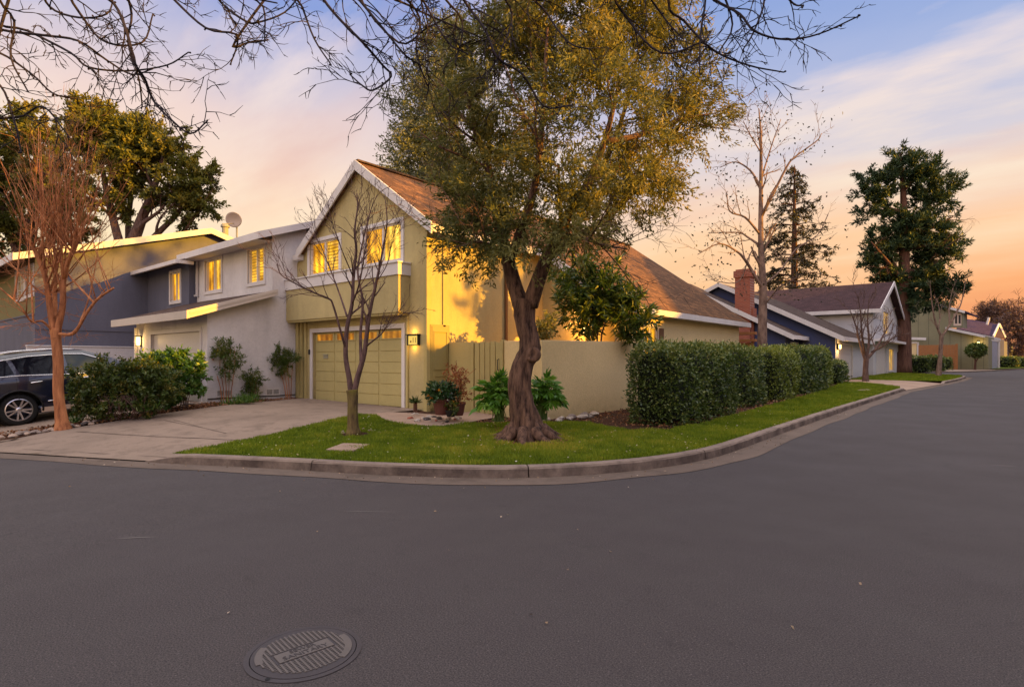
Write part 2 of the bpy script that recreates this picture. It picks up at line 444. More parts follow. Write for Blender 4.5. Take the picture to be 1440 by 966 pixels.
gx = list(np.arange(-70, -5, 1.5)) + list(np.arange(-5.5, 30, 2.2)) + [40, 70, 150, 300]
gy = [-120, -60, -30] + list(np.arange(-20, 40, 4)) + [60, 90, 130, 180]
nx = len(gx)
road.add([(x, y, float(zr(x))) for y in gy for x in gx], [(j * nx + i, j * nx + i + 1, (j + 1) * nx + i + 1, (j + 1) * nx + i) for j in range(len(gy) - 1) for i in range(nx - 1)])
tag(road.build('road', M['asphalt'], smooth=True, recalc=False), kind='structure')
M['earth'] = mat('far_earth', (.06, .065, .03), .95, .3, .05, .2, 3)
g = MB(); g.add([(-1500, -1500, -.75), (1500, -1500, -.75), (1500, 1500, -.75), (-1500, 1500, -.75)], [(0, 1, 2, 3)])
tag(g.build('ground', M['earth'], recalc=False), kind='structure')

def concrete(name, col, stain=.5, face=False):
    m, t, _, L = nodes(name); p = pos(t)
    c = mixc(t, noise(t, .7, 6, .7, p), sc(col, .72), sc(col, 1.2))
    c = mixc(t, mr(t, noise(t, .33, 6, .7, p), .45, .65, 0, stain * .6), c, sc(col, .55))
    c = mixc(t, mr(t, noise(t, 2.3, 7, .75, p), .5, .72, 0, stain), c, sc(col, .4))
    c = mixc(t, mr(t, noise(t, 120, 2, .6, p), .35, .65, 0, .25), c, sc(col, .5))
    if face:                        # grime on the upright face
        sn = N(t, 'ShaderNodeSeparateXYZ'); L.new(N(t, 'ShaderNodeNewGeometry').outputs['True Normal'], sn.inputs[0])
        f = mth(t, 'MULTIPLY', mr(t, sn.outputs[2], .35, .75, 1, 0), mr(t, noise(t, 1.6, 6, .75, p), .35, .6, .25, 1))
        c = mixc(t, f, c, mixc(t, noise(t, 9, 4, .7, p), (.03, .024, .024), (.11, .078, .062)))
    finish(t, c, .9, noise(t, 180, 3, .7, p), .3, .004, .2); return m
M['conc'] = concrete('driveway_concrete', (.265, .196, .148), .85)
M['kerb'] = concrete('kerb_concrete', (.27, .205, .165), 1.0, True)
M['gut'] = concrete('gutter_concrete', (.155, .115, .09), .8)
M['walk'] = concrete('walk_concrete', (.35, .245, .18), .4)
m, t, _, L = nodes('mulch_soil'); p = pos(t)
c = mixc(t, noise(t, 28, 4, .8, p), (.035, .016, .012), (.12, .05, .028)); c = mixc(t, mr(t, noise(t, 3, 3, .6, p), .45, .7), c, (.05, .035, .02))
finish(t, c, 1, noise(t, 45, 4, .8, p), 1, .04, .1); M['soil'] = m
m, t, _, L = nodes('lawn_turf'); p = pos(t)
c = mixc(t, noise(t, 1.1, 5, .6, p), (.085, .135, .009), (.165, .195, .017)); c = mixc(t, mr(t, noise(t, 2.6, 5, .7, p), .5, .75), c, (.15, .12, .025))
c = mixc(t, mr(t, noise(t, 60, 3, .7, p), .3, .6), sc((.02, .04, .008), 1), c)
finish(t, c, 1, noise(t, 90, 4, .8, p), 1, .04, .1); M['turf'] = m

inl = [q for q in K1]
SOIL = [(q[0] + 0, q[1]) for q in smooth_path([(-59, -12.6), (-26, -1.55), (-18, 1.05), (-14, 2.3), (-10.05, 3.5), (-8.75, 4.0), (-7.45, 4.45), (-6.27, 4.8), (-5.3, 5.23), (-4.53, 5.92), (-4.0, 6.74), (-3.63, 7.6), (-3.42, 8.65), (-3.39, 9.6), (-3.45, 12.6), (-3.49, 20), (-3.45, 32),
        (-3.35, 34), (-3.0, 37.3), (-2.2, 47.8), (-1.9, 57), (-2.1, 60.5), (-3.0, 63.0), (-5, 64.8), (-9, 65.8), (-30, 66.8)], 1)] + [(-70, 66.8), (-70, -12.6)]
sheet('soil_ground', SOIL, hdrive, M['soil'], 1.6, dz=-.03)

KERB0, KERB1, KERB2 = (-10.3, 3.27), (-3.28, 32.6), None
def arc_points(a, b, step=.25):
    """points along the kerb line whose nearest parameters lie between a and b"""
    P = dens(K1, step, False); A = np.array(P)
    i = int(np.argmin(np.hypot(A[:, 0] - a[0], A[:, 1] - a[1]))); j = int(np.argmin(np.hypot(A[:, 0] - b[0], A[:, 1] - b[1])))
    return P[i:j + 1]
def kerbrun(P, ramp0=.7, ramp1=.7, seg=3.0):
    """kerb stones with open joints; profile offset to the inside (left) of the line"""
    mb = MB()
    A = np.array(P); dd = np.gradient(A, axis=0); dd /= np.linalg.norm(dd, axis=1)[:, None]
    nn = np.stack([-dd[:, 1], dd[:, 0]], 1)
    ln = np.concatenate([[0], np.cumsum(np.hypot(*np.diff(A, axis=0).T))])
    prof = [(-.0, -.08), (0.0, .01), (.012, .11), (.03, .135), (.05, .142), (.17, .142), (.17, -.1)]
    k = len(prof); start = 0; nextcut = seg
    runs = []; cur = [0]
    for i in range(1, len(P)):
        cur.append(i)
        if ln[i] >= nextcut or i == len(P) - 1:
            runs.append(cur); cur = [i]; nextcut = ln[i] + seg
    for r in runs:
        vs = []
        for q, i in enumerate(r):
            f = min(1, ln[i] / ramp0 if ramp0 else 1, (ln[-1] - ln[i]) / ramp1 if ramp1 else 1)
            sh = dd[i] * (.008 if q == 0 else -.008 if q == len(r) - 1 else 0)
            z0 = float(zr(A[i, 0]))
            for o, z in prof:
                o += RND.uniform(-.004, .004)
                vs.append((A[i, 0] + nn[i, 0] * o + sh[0], A[i, 1] + nn[i, 1] * o + sh[1], z0 + (z if z < .005 else .012 + (z - .012) * max(.08, f))))
        n = len(r)
        mb.add(vs, [(i * k + j, i * k + j + 1, (i + 1) * k + j + 1, (i + 1) * k + j) for i in range(n - 1) for j in range(k - 1)] + [tuple(range(k)), tuple(range((n - 1) * k, n * k))[::-1]])
    return mb
tag(kerbrun(arc_points((-10.3, 3.27), (-3.28, 33.2))).build('kerb', M['kerb']), kind='structure')
tag(kerbrun(arc_points((-2.4, 43.5), (-9, 66))).build('kerb', M['kerb']), kind='structure')
def strip(name, P, o0, o1, m, zo):
    A = np.array(P); dd = np.gradient(A, axis=0); dd /= np.linalg.norm(dd, axis=1)[:, None]; nn = np.stack([-dd[:, 1], dd[:, 0]], 1)
    mb = MB(); vs = []
    for i in range(len(P)):
        wob = .025 * math.sin(i * .9) + .02 * math.sin(i * .37)
        for o in (o0, o1 - (wob if o1 < -.2 else 0)): vs.append((A[i, 0] + nn[i, 0] * o, A[i, 1] + nn[i, 1] * o, float(zr(A[i, 0] + nn[i, 0] * o)) + zo))
    mb.add(vs, [(2 * i, 2 * i + 1, 2 * i + 3, 2 * i + 2) for i in range(len(P) - 1)])
    return tag(mb.build(name, m, recalc=False), kind='structure')
strip('gutter', arc_points((-40, -6.4), (-5, 65), .4), .02, -.40, M['gut'], .006)

# lawns, drives, walk
LAWN1 = [(-10.0, 3.56), (-10.4, 4.8), (-10.8, 5.9), (-11.25, 7.2), (-11.5, 8.1), (-11.2, 8.35), (-10.4, 8.05), (-9.7, 7.95), (-8.9, 8.2), (-8.75, 8.9), (-8.3, 9.55), (-7.8, 9.9), (-7.3, 10.5), (-6.9, 10.9), (-6.2, 10.35), (-5.4, 10.05), (-4.85, 10.55), (-4.8, 12.4), (-5.0, 16), (-5.2, 20), (-5.6, 26), (-6.1, 31), (-6.6, 36), (-6.9, 38.6), (-6.0, 38.8), (-4.7, 36.4), (-3.6, 33.9),
         (-3.45, 32.5), (-3.5, 20), (-3.46, 12.6), (-3.41, 9.6), (-3.44, 8.6), (-3.66, 7.6), (-4.03, 6.7), (-4.55, 5.93), (-5.32, 5.25), (-6.29, 4.82), (-7.48, 4.47), (-8.77, 4.02)]
LAWN2 = [(-7.2, 42.6), (-4.6, 43.4), (-2.55, 45), (-2.24, 47.8), (-1.95, 57), (-2.15, 60.3), (-3.1, 62.8), (-5, 64.4), (-7.2, 64.8), (-7.0, 55), (-7.3, 50)]
sheet('lawn', LAWN1, hh, M['turf'], .5, dz=.0)
sheet('lawn', LAWN2, hh, M['turf'], 1.2, dz=.0)
DRIVE1 = arc_points((-16.6, 1.3), (-10.0, 3.37), .4) + [(-10.02, 3.56), (-10.4, 4.8), (-10.8, 5.9), (-11.25, 7.2), (-11.5, 8.1), (-11.35, 9.0), (-11.4, 9.96), (-17.1, 9.96), (-17.0, 9.5), (-16.5, 8.1), (-15.95, 6.4), (-15.85, 4.5), (-15.7, 2.6), (-16.0, 1.9)]
sheet('driveway', DRIVE1, hdrive, M['conc'], .5, dz=.004)
DRIVE2 = arc_points((-24.5, -1.3), (-16.7, 1.3), .4) + [(-16.2, 2.0), (-16.75, 3.0), (-16.9, 6.4), (-17.6, 7.1), (-23.4, 7.1), (-27.0, 9), (-27.2, 2)]
sheet('driveway', DRIVE2, hdrive, M['conc'], .7, dz=.002)
WALK = [(-11.5, 8.12), (-11.2, 8.36), (-10.4, 8.06), (-9.7, 7.96), (-8.9, 8.2), (-8.78, 8.8), (-9.0, 9.6), (-9.2, 10.66), (-10.3, 10.66), (-10.35, 9.55), (-11.05, 9.3), (-11.37, 8.95)]
sheet('walkway', WALK, hh, M['walk'], .4, dz=.006)
DRIVE3 = arc_points((-3.27, 33.3), (-2.4, 43.5), .6) + [(-4.6, 43.5), (-7.4, 42.6), (-7.4, 39.3), (-6.6, 38.9), (-6.0, 38.8), (-4.7, 36.4), (-3.6, 33.9)]
sheet('driveway', DRIVE3, hdrive, M['walk'], .8, dz=.004)
# driveway control joints and cracks
jm = MB()
def crack(P, w=.022):
    P = smooth_path(dens(P, .5, False), 1); A = np.array(P); dd = np.gradient(A, axis=0); dd /= np.linalg.norm(dd, axis=1)[:, None]
    z = hdrive(A[:, 0], A[:, 1]) + .0085
    vs = []
    for i in range(len(P)):
        ww = w * (.6 + .5 * RND.random())
        vs += [(A[i, 0] - dd[i, 1] * ww / 2, A[i, 1] + dd[i, 0] * ww / 2, z[i]), (A[i, 0] + dd[i, 1] * ww / 2, A[i, 1] - dd[i, 0] * ww / 2, z[i])]
    jm.add(vs, [(2 * i, 2 * i + 1, 2 * i + 3, 2 * i + 2) for i in range(len(P) - 1)])
def g2(px, py, z): q = gp(px, py, z); return (q.x, q.y)
crack([g2(107, 607, -.05), g2(215, 613, 0), g2(345, 618, .05)], .03)
crack([g2(230, 593, .05), g2(285, 602, .05), g2(318, 609, .05)], .02)
crack([g2(285, 602, .05), g2(262, 596, .06), g2(243, 590, .1)], .015)
A = np.array(arc_points((-16.4, 1.37), (-10.3, 3.27), .4)); crack([(x, y + .32) for x, y in A], .025)
tag(jm.build('driveway_cracks', mat('crack_dirt', (.05, .035, .03), 1, .3, 4, 0), recalc=False), kind='structure')
# far ground beyond the side street
K3 = smooth_path([(-60, 74), (-24, 75), (-10, 76), (-4.5, 78), (-1.5, 86), (.5, 98), (3.5, 115), (8, 135), (20, 165)], 2)
FAR = K3 + [(60, 240), (0, 260), (-90, 200), (-90, 74)]
sheet('far_ground', FAR, lambda x, y: 0 * x + .1, M['conc'], 6)
FL = [(.3, 101), (2.9, 115), (7.2, 135), (19, 165), (55, 238), (40, 240), (4, 150), (-1, 118), (-1.2, 104)]
sheet('far_lawn', FL, lambda x, y: 0 * x + .2, M['turf'], 5)
kb = kerbrun(dens(K3, 1.5, False), 0, 0, 9); tag(kb.build('kerb', M['kerb']), kind='structure')

# road wear: pale scrapes, oil spots, litter
sm = MB()
for (a, b, w) in (((482, 719), (556, 720), .014), ((162, 757), (222, 755), .02), ((1395, 654), (1430, 656), .04), ((1400, 563), (1418, 563), .12), ((1400, 554), (1416, 554), .12)):
    p, q = gp(*a), gp(*b); v = (q - p).normalized(); n = Vector((-v.y, v.x, 0)) * w / 2
    ps = [p + (q - p) * f for f in (0, .35, .7, 1)]
    ws = (.2, 1, .8, .1)
    vs = []
    for x, k in zip(ps, ws): vs += [x + n * k, x - n * k]
    sm.add([(v_[0], v_[1], float(zr(v_[0])) + .004) for v_ in vs], [(2 * i, 2 * i + 1, 2 * i + 3, 2 * i + 2) for i in range(3)])
tag(sm.build('road_scrapes', mat('pale_scrape', (.17, .15, .14), .9, .3, 9, 0), recalc=False), kind='structure')
# ------------------------------------------------------------------ building helpers
def fbox(mb, fn, u0, u1, v0, v1, w0, w1, mi=0):
    P = [fn(u0, v0, w0), fn(u1, v0, w0), fn(u1, v1, w0), fn(u0, v1, w0)]
    e = Vector(fn(u0, v0, w1)) - Vector(fn(u0, v0, w0))
    mb.prism(P, e, mi)
def frame(mb, fn, u0, u1, v0, v1, t, w0, w1, sides='lrtb', mi=0):
    if 'l' in sides: fbox(mb, fn, u0 - t, u0, v0, v1, w0, w1, mi)
    if 'r' in sides: fbox(mb, fn, u1, u1 + t, v0, v1, w0, w1, mi)
    if 't' in sides: fbox(mb, fn, u0 - t, u1 + t, v1, v1 + t, w0, w1, mi)
    if 'b' in sides: fbox(mb, fn, u0 - t, u1 + t, v0 - t, v0, w0, w1, mi)
def window(root, fn, u0, u1, v0, v1, pane, trim=.11, depth=.09, mull=1, hbars=0, fm=None, name='window', sides='lrtb'):
    f = MB()
    if trim: frame(f, fn, u0, u1, v0, v1, trim, -.01, .035, sides)
    s = .045
    fbox(f, fn, u0, u0 + s, v0, v1, -depth + .01, -.02); fbox(f, fn, u1 - s, u1, v0, v1, -depth + .01, -.02)
    fbox(f, fn, u0 + s, u1 - s, v0, v0 + s, -depth + .01, -.02); fbox(f, fn, u0 + s, u1 - s, v1 - s, v1, -depth + .01, -.02)
    for i in range(mull):
        c = u0 + (u1 - u0) * (i + 1) / (mull + 1); fbox(f, fn, c - .03, c + .03, v0 + s, v1 - s, -depth + .012, -.03)
    for i in range(hbars):
        c = v0 + (v1 - v0) * (i + 1) / (hbars + 1); fbox(f, fn, u0 + s, u1 - s, c - .012, c + .012, -depth + .014, -.04)
    w = f.build(name, fm or M['white'], root)
    ps = pane if isinstance(pane, (list, tuple)) else [pane]
    for i, pm in enumerate(ps):
        a0, a1 = u0 + .02 + (u1 - u0 - .04) * i / len(ps), u0 + .02 + (u1 - u0 - .04) * (i + 1) / len(ps)
        p = MB(); fbox(p, fn, a0 + .001, a1 - .001, v0 + .02, v1 - .02, -depth - .012 - .02 * i, -depth + .005 - .02 * i); p.build('pane', pm, w)
    return w
def slab(mb, P, th=.16, mi=0):
    mb.prism([Vector(p) - Vector((0, 0, th)) for p in P], (0, 0, th), mi)
def downspout(root, x, y, z0, z1, m, dx=0, dy=0):
    s = MB(); s.box(x - .035, x + .035, y - .035, y + .035, z0, z1)
    s.bar((x, y, z0 + .06), (x + dx, y + dy, z0 + .02), .06, .06)
    for z in np.arange(z0 + .5, z1, 1.4): s.box(x - .042, x + .042, y - .042, y + .042, z, z + .03)
    s.build('downspout', m, root)
def light(name, loc, e, r=.04, col=(1, .6, .2)):
    l = bpy.data.lights.new(name, 'POINT'); l.energy = e; l.color = col; l.shadow_soft_size = r
    o = bpy.data.objects.new(name, l); C.objects.link(o); o.location = loc
    return o

# ------------------------------------------------------------------ green corner townhouse
GX, GY, PX, RX, RZ, PIT = -11.19, 9.97, -17.5, -14.05, 7.17, .70
def rz_(x): return RZ - PIT * abs(x - RX)
H = thing('corner_townhouse', 'olive green stucco corner townhouse with white trimmed front gable and double garage', 'house', (-14.3, GY, .2))
GF = FY(GY); GS = FX(GX)
w = MB()
GAR = (-16.56, -12.17, .1, 2.33)
out = [(PX, .05), (GX, .05), (GX, rz_(GX) - .12), (RX, RZ - .12), (PX, rz_(PX) - .12)]
WL, WR = (-16.73, -15.1, 4.15, 5.17), (-13.9, -12.2, 4.17, 5.19)
panel(w, out, [rect(GAR[0], GAR[1], GAR[2], GAR[3]), rect(*WL), rect(*WR)], GF, .16)
YB = 25.6
w.add([(GX, GY, .05), (GX, 14.9, .05), (GX, 14.9, 4.98), (GX, GY, 4.98)], [(0, 1, 2, 3)])
w.add([(GX, 14.9, .05), (-8.55, 14.9, .05), (-8.55, 14.9, rz_(-8.55) - .15), (GX, 14.9, rz_(GX) - .15)], [(0, 1, 2, 3)])
w.add([(PX, GY, .05), (PX, YB, .05), (PX, YB, 4.5), (PX, GY, 4.5)], [(0, 1, 2, 3)])
w.add([(PX, YB, .05), (-8.55, YB, .05), (-8.55, YB, rz_(-8.55) - .15), (RX, YB, RZ - .15), (PX, YB, rz_(PX) - .15)], [(0, 1, 2, 3, 4)])
w.build('wall', M['olive'], H, recalc=False)
w = MB()
WS = (onX(905, 450, -8.55).y, onX(924.5, 450, -8.55).y, 1.15, 2.55)
panel(w, [(14.9, .05), (YB, .05), (YB, 2.98), (14.9, 2.98)], [rect(*WS)], FX(-8.55), .1)
o = w.build('wing_wall', M['cream'], H, recalc=False); o['label'] = 'cream stucco side wall of the single storey wing'
sh = MB(); fbox(sh, FX(-8.55), WS[1] + .03, WS[1] + .42, WS[2] + .03, WS[3] - .03, .0, .035); sh.build('shutter', M['brown'], H)
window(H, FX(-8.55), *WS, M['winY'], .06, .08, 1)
# roof: saltbox on the street side
r = MB()
ex = -10.84
slab(r, [(RX, GY - .14, RZ), (ex, GY - .14, rz_(ex)), (ex, 14.6, rz_(ex)), (RX, 14.6, RZ)])
slab(r, [(RX, 14.6, RZ), (-8.2, 14.6, rz_(-8.2)), (-8.2, YB + .35, rz_(-8.2)), (RX, YB + .35, RZ)])
slab(r, [(RX, GY - .14, RZ), (RX, YB + .35, RZ), (-17.22, YB + .35, rz_(-17.22)), (-17.22, GY - .14, rz_(-17.22))])
rf = r.build('roof', M['shX'], H)
cap = MB(); cap.bar((RX, GY - .16, RZ + .015), (RX, YB + .36, RZ + .015), .2, .05); cap.build('ridge_cap', M['shG'], rf)
f = MB()
yo = GY - .165
def rake(mb, y, x0, x1, hgt, dy=.045, zf=rz_):
    mb.prism([(x0, y, zf(x0) + .03), (x1, y, zf(x1) + .03), (x1, y, zf(x1) - hgt), (x0, y, zf(x0) - hgt)], (0, -dy, 0))
rake(f, yo, RX + .002, ex + .03, .26); rake(f, yo, -17.24, RX - .002, .26)
f.box(-17.42, -17.1, yo - .05, GY - .01, rz_(-17.22) - .27, rz_(-17.22) - .1)
f.box(ex - .02, ex + .03, yo - .03, 14.58, rz_(ex) - .22, rz_(ex) - .02)
f.box(-8.22, -8.16, 14.54, YB + .4, rz_(-8.2) - .2, rz_(-8.2) - .01)
rake(f, 14.57, ex + .04, -8.16, .24)
fa = f.build('fascia', M['white'], H)
sf = MB(); sf.box(-8.5, -8.22, 14.6, YB + .2, rz_(-8.2) - .2, rz_(-8.2) - .17); sf.build('soffit', M['white'], H)
# bay under the front windows
b = MB(); b.box(PX + .02, -11.85, 9.57, GY + .02, 2.72, 3.69); b.build('bay', M['olive'], H, bevel=.008)
b = MB(); b.box(PX + .0, -11.82, 9.535, GY + .01, 3.692, 4.0); b.box(PX, -11.79, 9.5, GY - .01, 4.001, 4.04); b.build('bay_ledge', M['white'], H, bevel=.006)
b = MB()
b.box(PX + .05, -11.9, 9.6, GY - .005, 2.66, 2.717)
b.box(PX + .06, PX + .22, GY - .1, GY - .004, .2, 2.655); b.box(PX + .5, PX + .62, GY - .06, GY - .004, .2, 2.655)
b.box(-11.98, -11.9, GY - .05, GY - .004, .2, 2.655)
b.box(GX - .1, GX + .02, GY - .03, GY + .1, .1, 4.7)
b.box(GX + .001, GX + .035, 10.5, 10.6, .12, 4.7)
b.build('trim_board', M['olive2'], H, bevel=.004)
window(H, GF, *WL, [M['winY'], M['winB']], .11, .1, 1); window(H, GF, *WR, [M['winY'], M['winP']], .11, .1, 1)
# garage door
g = MB(); frame(g, GF, GAR[0], GAR[1], .2, GAR[3], .13, -.012, .04, 'lrt'); g.build('garage_door_frame', M['white'], H, bevel=.005)
gd = MB(); fg = FY(GY + .1)
fbox(gd, fg, GAR[0], GAR[1], .2, GAR[3], -.04, 0)
nr, nc = 7, 4; hh_ = (GAR[3] - .2) / nr; ww = (GAR[1] - GAR[0]) / nc
for i in range(nr - 1):
    for j in range(nc):
        fbox(gd, fg, GAR[0] + ww * j + .05, GAR[0] + ww * (j + 1) - .05, .2 + hh_ * i + .012, .2 + hh_ * (i + 1) - .012, .001, .016)
for j in range(nc):
    a0, a1, c0, c1 = GAR[0] + ww * j, GAR[0] + ww * (j + 1), .2 + hh_ * 6, GAR[3]
    for q in ((a0 + .03, a0 + .12, c0 + .02, c1 - .02), (a1 - .12, a1 - .03, c0 + .02, c1 - .02), (a0 + .12, a1 - .12, c0 + .02, c0 + .05), (a0 + .12, a1 - .12, c1 - .06, c1 - .02)): fbox(gd, fg, *q, .001, .022)
gdo = gd.build('garage_door', M['oliveD'], H, bevel=.004)
for j in range(nc):
    p = MB(); fbox(p, fg, GAR[0] + ww * j + .12, GAR[0] + ww * (j + 1) - .12, .2 + hh_ * 6 + .05, GAR[3] - .06, .002, .012); p.build('window_pane', M['garY'], gdo)
h = MB()
q = onY(455, 501, GY); fbox(h, fg, q.x - .13, q.x + .13, q.z + .03, q.z + .065, .016, .05); fbox(h, fg, q.x - .13, q.x + .13, q.z - .065, q.z - .03, .016, .04); fbox(h, fg, q.x - .12, q.x + .12, q.z - .03, q.z + .03, .014, .026)
h.build('handle', M['metal'], gdo)
k = MB(); q = onY(437, 495, GY); fbox(k, GF, q.x - .04, q.x + .04, q.z - .08, q.z + .08, .042, .07); k.build('keypad', M['dark'], H, bevel=.006)
downspout(H, -17.12, GY - .06, .25, 2.66, M['olive2'], 0, -.1)
s = MB(); s.box(GX + .02, GX + .09, 13.0, 13.07, .2, 4.75); s.build('downspout', M['brown'], H)
# meter cabinet on the side wall
y0, y1 = onX(606, 500, GX).y, onX(629, 500, GX).y
b = MB(); fbox(b, GS, y0, y1, .25, 2.35, .001, .05); frame(b, GS, y0 + .08, y1 - .08, .4, 1.05, .03, .051, .065); frame(b, GS, y0 + .08, y1 - .08, 1.25, 2.2, .03, .051, .065)
frame(b, GS, y0, y1, .25, 2.35, .05, .001, .035); b.build('meter_cabinet', mat('cabinet_olive_paint', (.30, .24, .09), .7, .1, 2, .1, 40), H, bevel=.004)
# lit address lamp by the garage
T = onY(583.5, 478.5, GY)
A_ = thing('address_lamp', 'glowing framed house number lamp on the wall right of the olive garage door', 'lamp', (T.x, GY, T.z))
b = MB(); fn = FY(GY); hw, hv = .19, .115
frame(b, fn, T.x - hw, T.x + hw, T.z - hv, T.z + hv, .02, .0, .09); fbox(b, fn, T.x - hw - .04, T.x + hw + .04, T.z + hv + .021, T.z + hv + .045, 0, .13); b.build('frame', M['dark'], A_)
b = MB(); fbox(b, fn, T.x - hw, T.x + hw, T.z - hv, T.z + hv, .05, .06); b.build('lit_face', emit('number_face_glow', (1, .66, .14), .95), A_)
def text(body, size, loc, rot, m, parent, name='lettering', ext=.002):
    cu = bpy.data.curves.new(name, 'FONT'); cu.body = body; cu.size = size; cu.extrude = ext; cu.align_x = 'CENTER'; cu.align_y = 'CENTER'
    cu.materials.append(m); o = bpy.data.objects.new(name, cu); C.objects.link(o)
    bpy.context.view_layer.update()
    me = bpy.data.meshes.new_from_object(o.evaluated_get(bpy.context.evaluated_depsgraph_get())); bpy.data.objects.remove(o)
    o = bpy.data.objects.new(name, me); C.objects.link(o)
    o.parent = parent; o.location = Vector(loc) - root_loc(parent); o.rotation_euler = rot
    return o
text('11', .19, (T.x + .05, GY - .064, T.z - .005), (R(90), 0, 0), M['brown'], A_)
b = MB(); fbox(b, fn, T.x - .12, T.x - .07, T.z - .06, T.z - .01, .061, .064); b.build('emblem', M['brown'], A_)
for dz, e in ((.2, 5), (-.18, 4)):
    l = light('address_glow', (T.x, GY - .12, T.z + dz), e, .05, (1, .56, .12)); l.parent = A_; l.location = Vector((T.x, GY - .12, T.z + dz)) - Vector(A_.location)

# courtyard fence, gate and stucco wall
FYp, zt = 10.7, 1.94
xg0, xg1 = -10.26, -9.23
fe = thing('garden_wall', 'olive and cream stucco courtyard wall behind the gnarled olive trunk', 'wall', (-8.05, FYp, .1))
b = MB(); b.box(GX + .04, xg0 - .03, FYp, FYp + .12, .02, zt); b.build('side_panel', M['olive2'], fe, bevel=.006)
b = MB(); b.box(xg1 + .02, -8.25, FYp, FYp + .18, .0, zt)
b.prism([(-8.05, FYp, -.05), (-8.05, 15.2, -.05), (-8.05, 15.2, zt + .06), (-8.05, FYp, zt)], (-.2, 0, 0)); b.build('stucco_wall', M['cream'], fe, bevel=.01)
b = MB(); b.box(xg0 - .03, xg0 + .06, FYp - .05, FYp + .1, .02, zt + .03); b.box(xg1 - .06, xg1 + .02, FYp - .05, FYp + .1, .02, zt + .03); b.build('post', M['olive2'], fe, bevel=.005)
gt = thing('garden_gate', 'olive board gate in the courtyard wall beside the potted flowers', 'gate', (-9.75, FYp, .1))
b = MB()
n = 5; a0, a1 = xg0 + .07, xg1 - .07
for i in range(n):
    u0 = a0 + (a1 - a0) * i / n; u1 = a0 + (a1 - a0) * (i + 1) / n
    b.box(u0 + .012, u1 - .012, FYp - .02, FYp + .02, .12, zt - .02 + .02 * (i % 2))
b.box(a0, a1, FYp + .021, FYp + .05, .4, .5); b.box(a0, a1, FYp + .021, FYp + .05, 1.5, 1.6); b.build('boards', M['olive2'], gt, bevel=.004)
b = MB(); b.tube([(a1 - .06, FYp - .03, 1.5), (a1 - .06, FYp - .08, 1.48), (a1 - .06, FYp - .08, 1.25), (a1 - .06, FYp - .03, 1.22)], .012, 6); b.build('handle', M['dark'], gt)
# porch lamp on the wing wall
q = onY(823, 465, 14.9)
pl = thing('porch_lamp', 'small glowing porch lamp above the courtyard wall under leafy shrub', 'lamp', (q.x, 14.9, q.z))
b = MB(); b.lathe([(.02, -.12), (.05, -.1), (.05, -.07)], (q.x, 14.78, q.z)); b.lathe([(.07, .08), (.03, .14)], (q.x, 14.78, q.z)); b.bar((q.x, 14.9, q.z + .1), (q.x, 14.78, q.z + .1), .03, .03); b.build('bracket', M['dark'], pl)
b = MB(); b.lathe([(.035, -.07), (.06, 0), (.05, .08)], (q.x, 14.78, q.z), 14); b.build('globe', M['bulb'], pl, smooth=True)
l = light('porch_glow', (q.x, 14.5, q.z - .05), 95, .08, (1, .42, .08)); l.parent = pl; l.location = (0, -.35, -.05)

# ------------------------------------------------------------------ lilac grey townhouse
WY, UY = 7.16, 9.12
H = thing('grey_townhouse', 'lilac grey stucco townhouse with golden upper windows and low garage wing', 'house', (-20.4, WY, .2))
sl, e0, ze = .32, 6.52, 2.82
low = lambda y: ze + sl * (y - e0)
us, u0y, uz = .36, 8.57, 5.36
upz = lambda y: uz + us * (y - u0y)
XL, XU = -23.4, -23.2
GG = (-21.9, -17.97, .1, 2.33)
w = MB()
panel(w, [(XL, .0), (PX, .0), (PX, low(WY) - .12), (XL, low(WY) - .12)], [rect(*GG)], FY(WY), .14)
w.add([(PX, WY, .0), (PX, 10.3, .0), (PX, 10.3, upz(10.3) - .14), (PX, UY, upz(UY) - .14), (PX, UY, low(UY) - .1), (PX, WY, low(WY) - .12)], [(0, 1, 2, 3, 4, 5)])
w.add([(XL, WY, .0), (XL, 12, .0), (XL, 12, low(UY)), (XL, UY, low(UY)), (XL, WY, low(WY) - .12)], [(0, 1, 2, 3, 4)])
W1, W2 = (-22.45, -21.1, 3.97, 5.12), (-19.1, -18.0, 4.0, 5.14)
panel(w, [(XU, low(UY) - .2), (PX, low(UY) - .2), (PX, upz(UY) - .14), (XU, upz(UY) - .14)], [rect(*W1), rect(*W2)], FY(UY), .14)
w.add([(XU, UY, 3), (XU, 13, 3), (XU, 13, upz(13) - .1), (XU, UY, upz(UY) - .14)], [(0, 1, 2, 3)])
w.build('wall', M['gray'], H, recalc=False)
b = MB(); b.box(PX + .001, PX + .02, WY, GY, .33, .36); b.build('base_strip', M['dark'], H)
r = MB(); slab(r, [(XL - .25, e0, low(e0)), (-17.2, e0, low(e0)), (-17.2, UY - .004, low(UY)), (XL - .25, UY - .004, low(UY))], .1); r.build('lower_roof', M['shY'], H)
r = MB(); slab(r, [(XU - .3, u0y, uz), (-17.26, u0y, uz), (-17.26, 12.6, upz(12.6)), (XU - .3, 12.6, upz(12.6))], .1)
slab(r, [(XU - .3, 12.61, upz(12.6)), (-17.26, 12.61, upz(12.6)), (-17.26, 18, upz(12.6) - 1.9), (XU - .3, 18, upz(12.6) - 1.9)], .1); r.build('roof', M['shY'], H)
f = MB()
f.box(XL - .28, -17.2, e0 - .05, e0 - .002, low(e0) - .2, low(e0) + .03)
f.prism([(-17.199, e0 - .05, low(e0) + .03), (-17.199, UY, low(UY) + .03), (-17.199, UY, low(UY) - .16), (-17.199, e0 - .05, low(e0) - .2)], (.05, 0, 0))
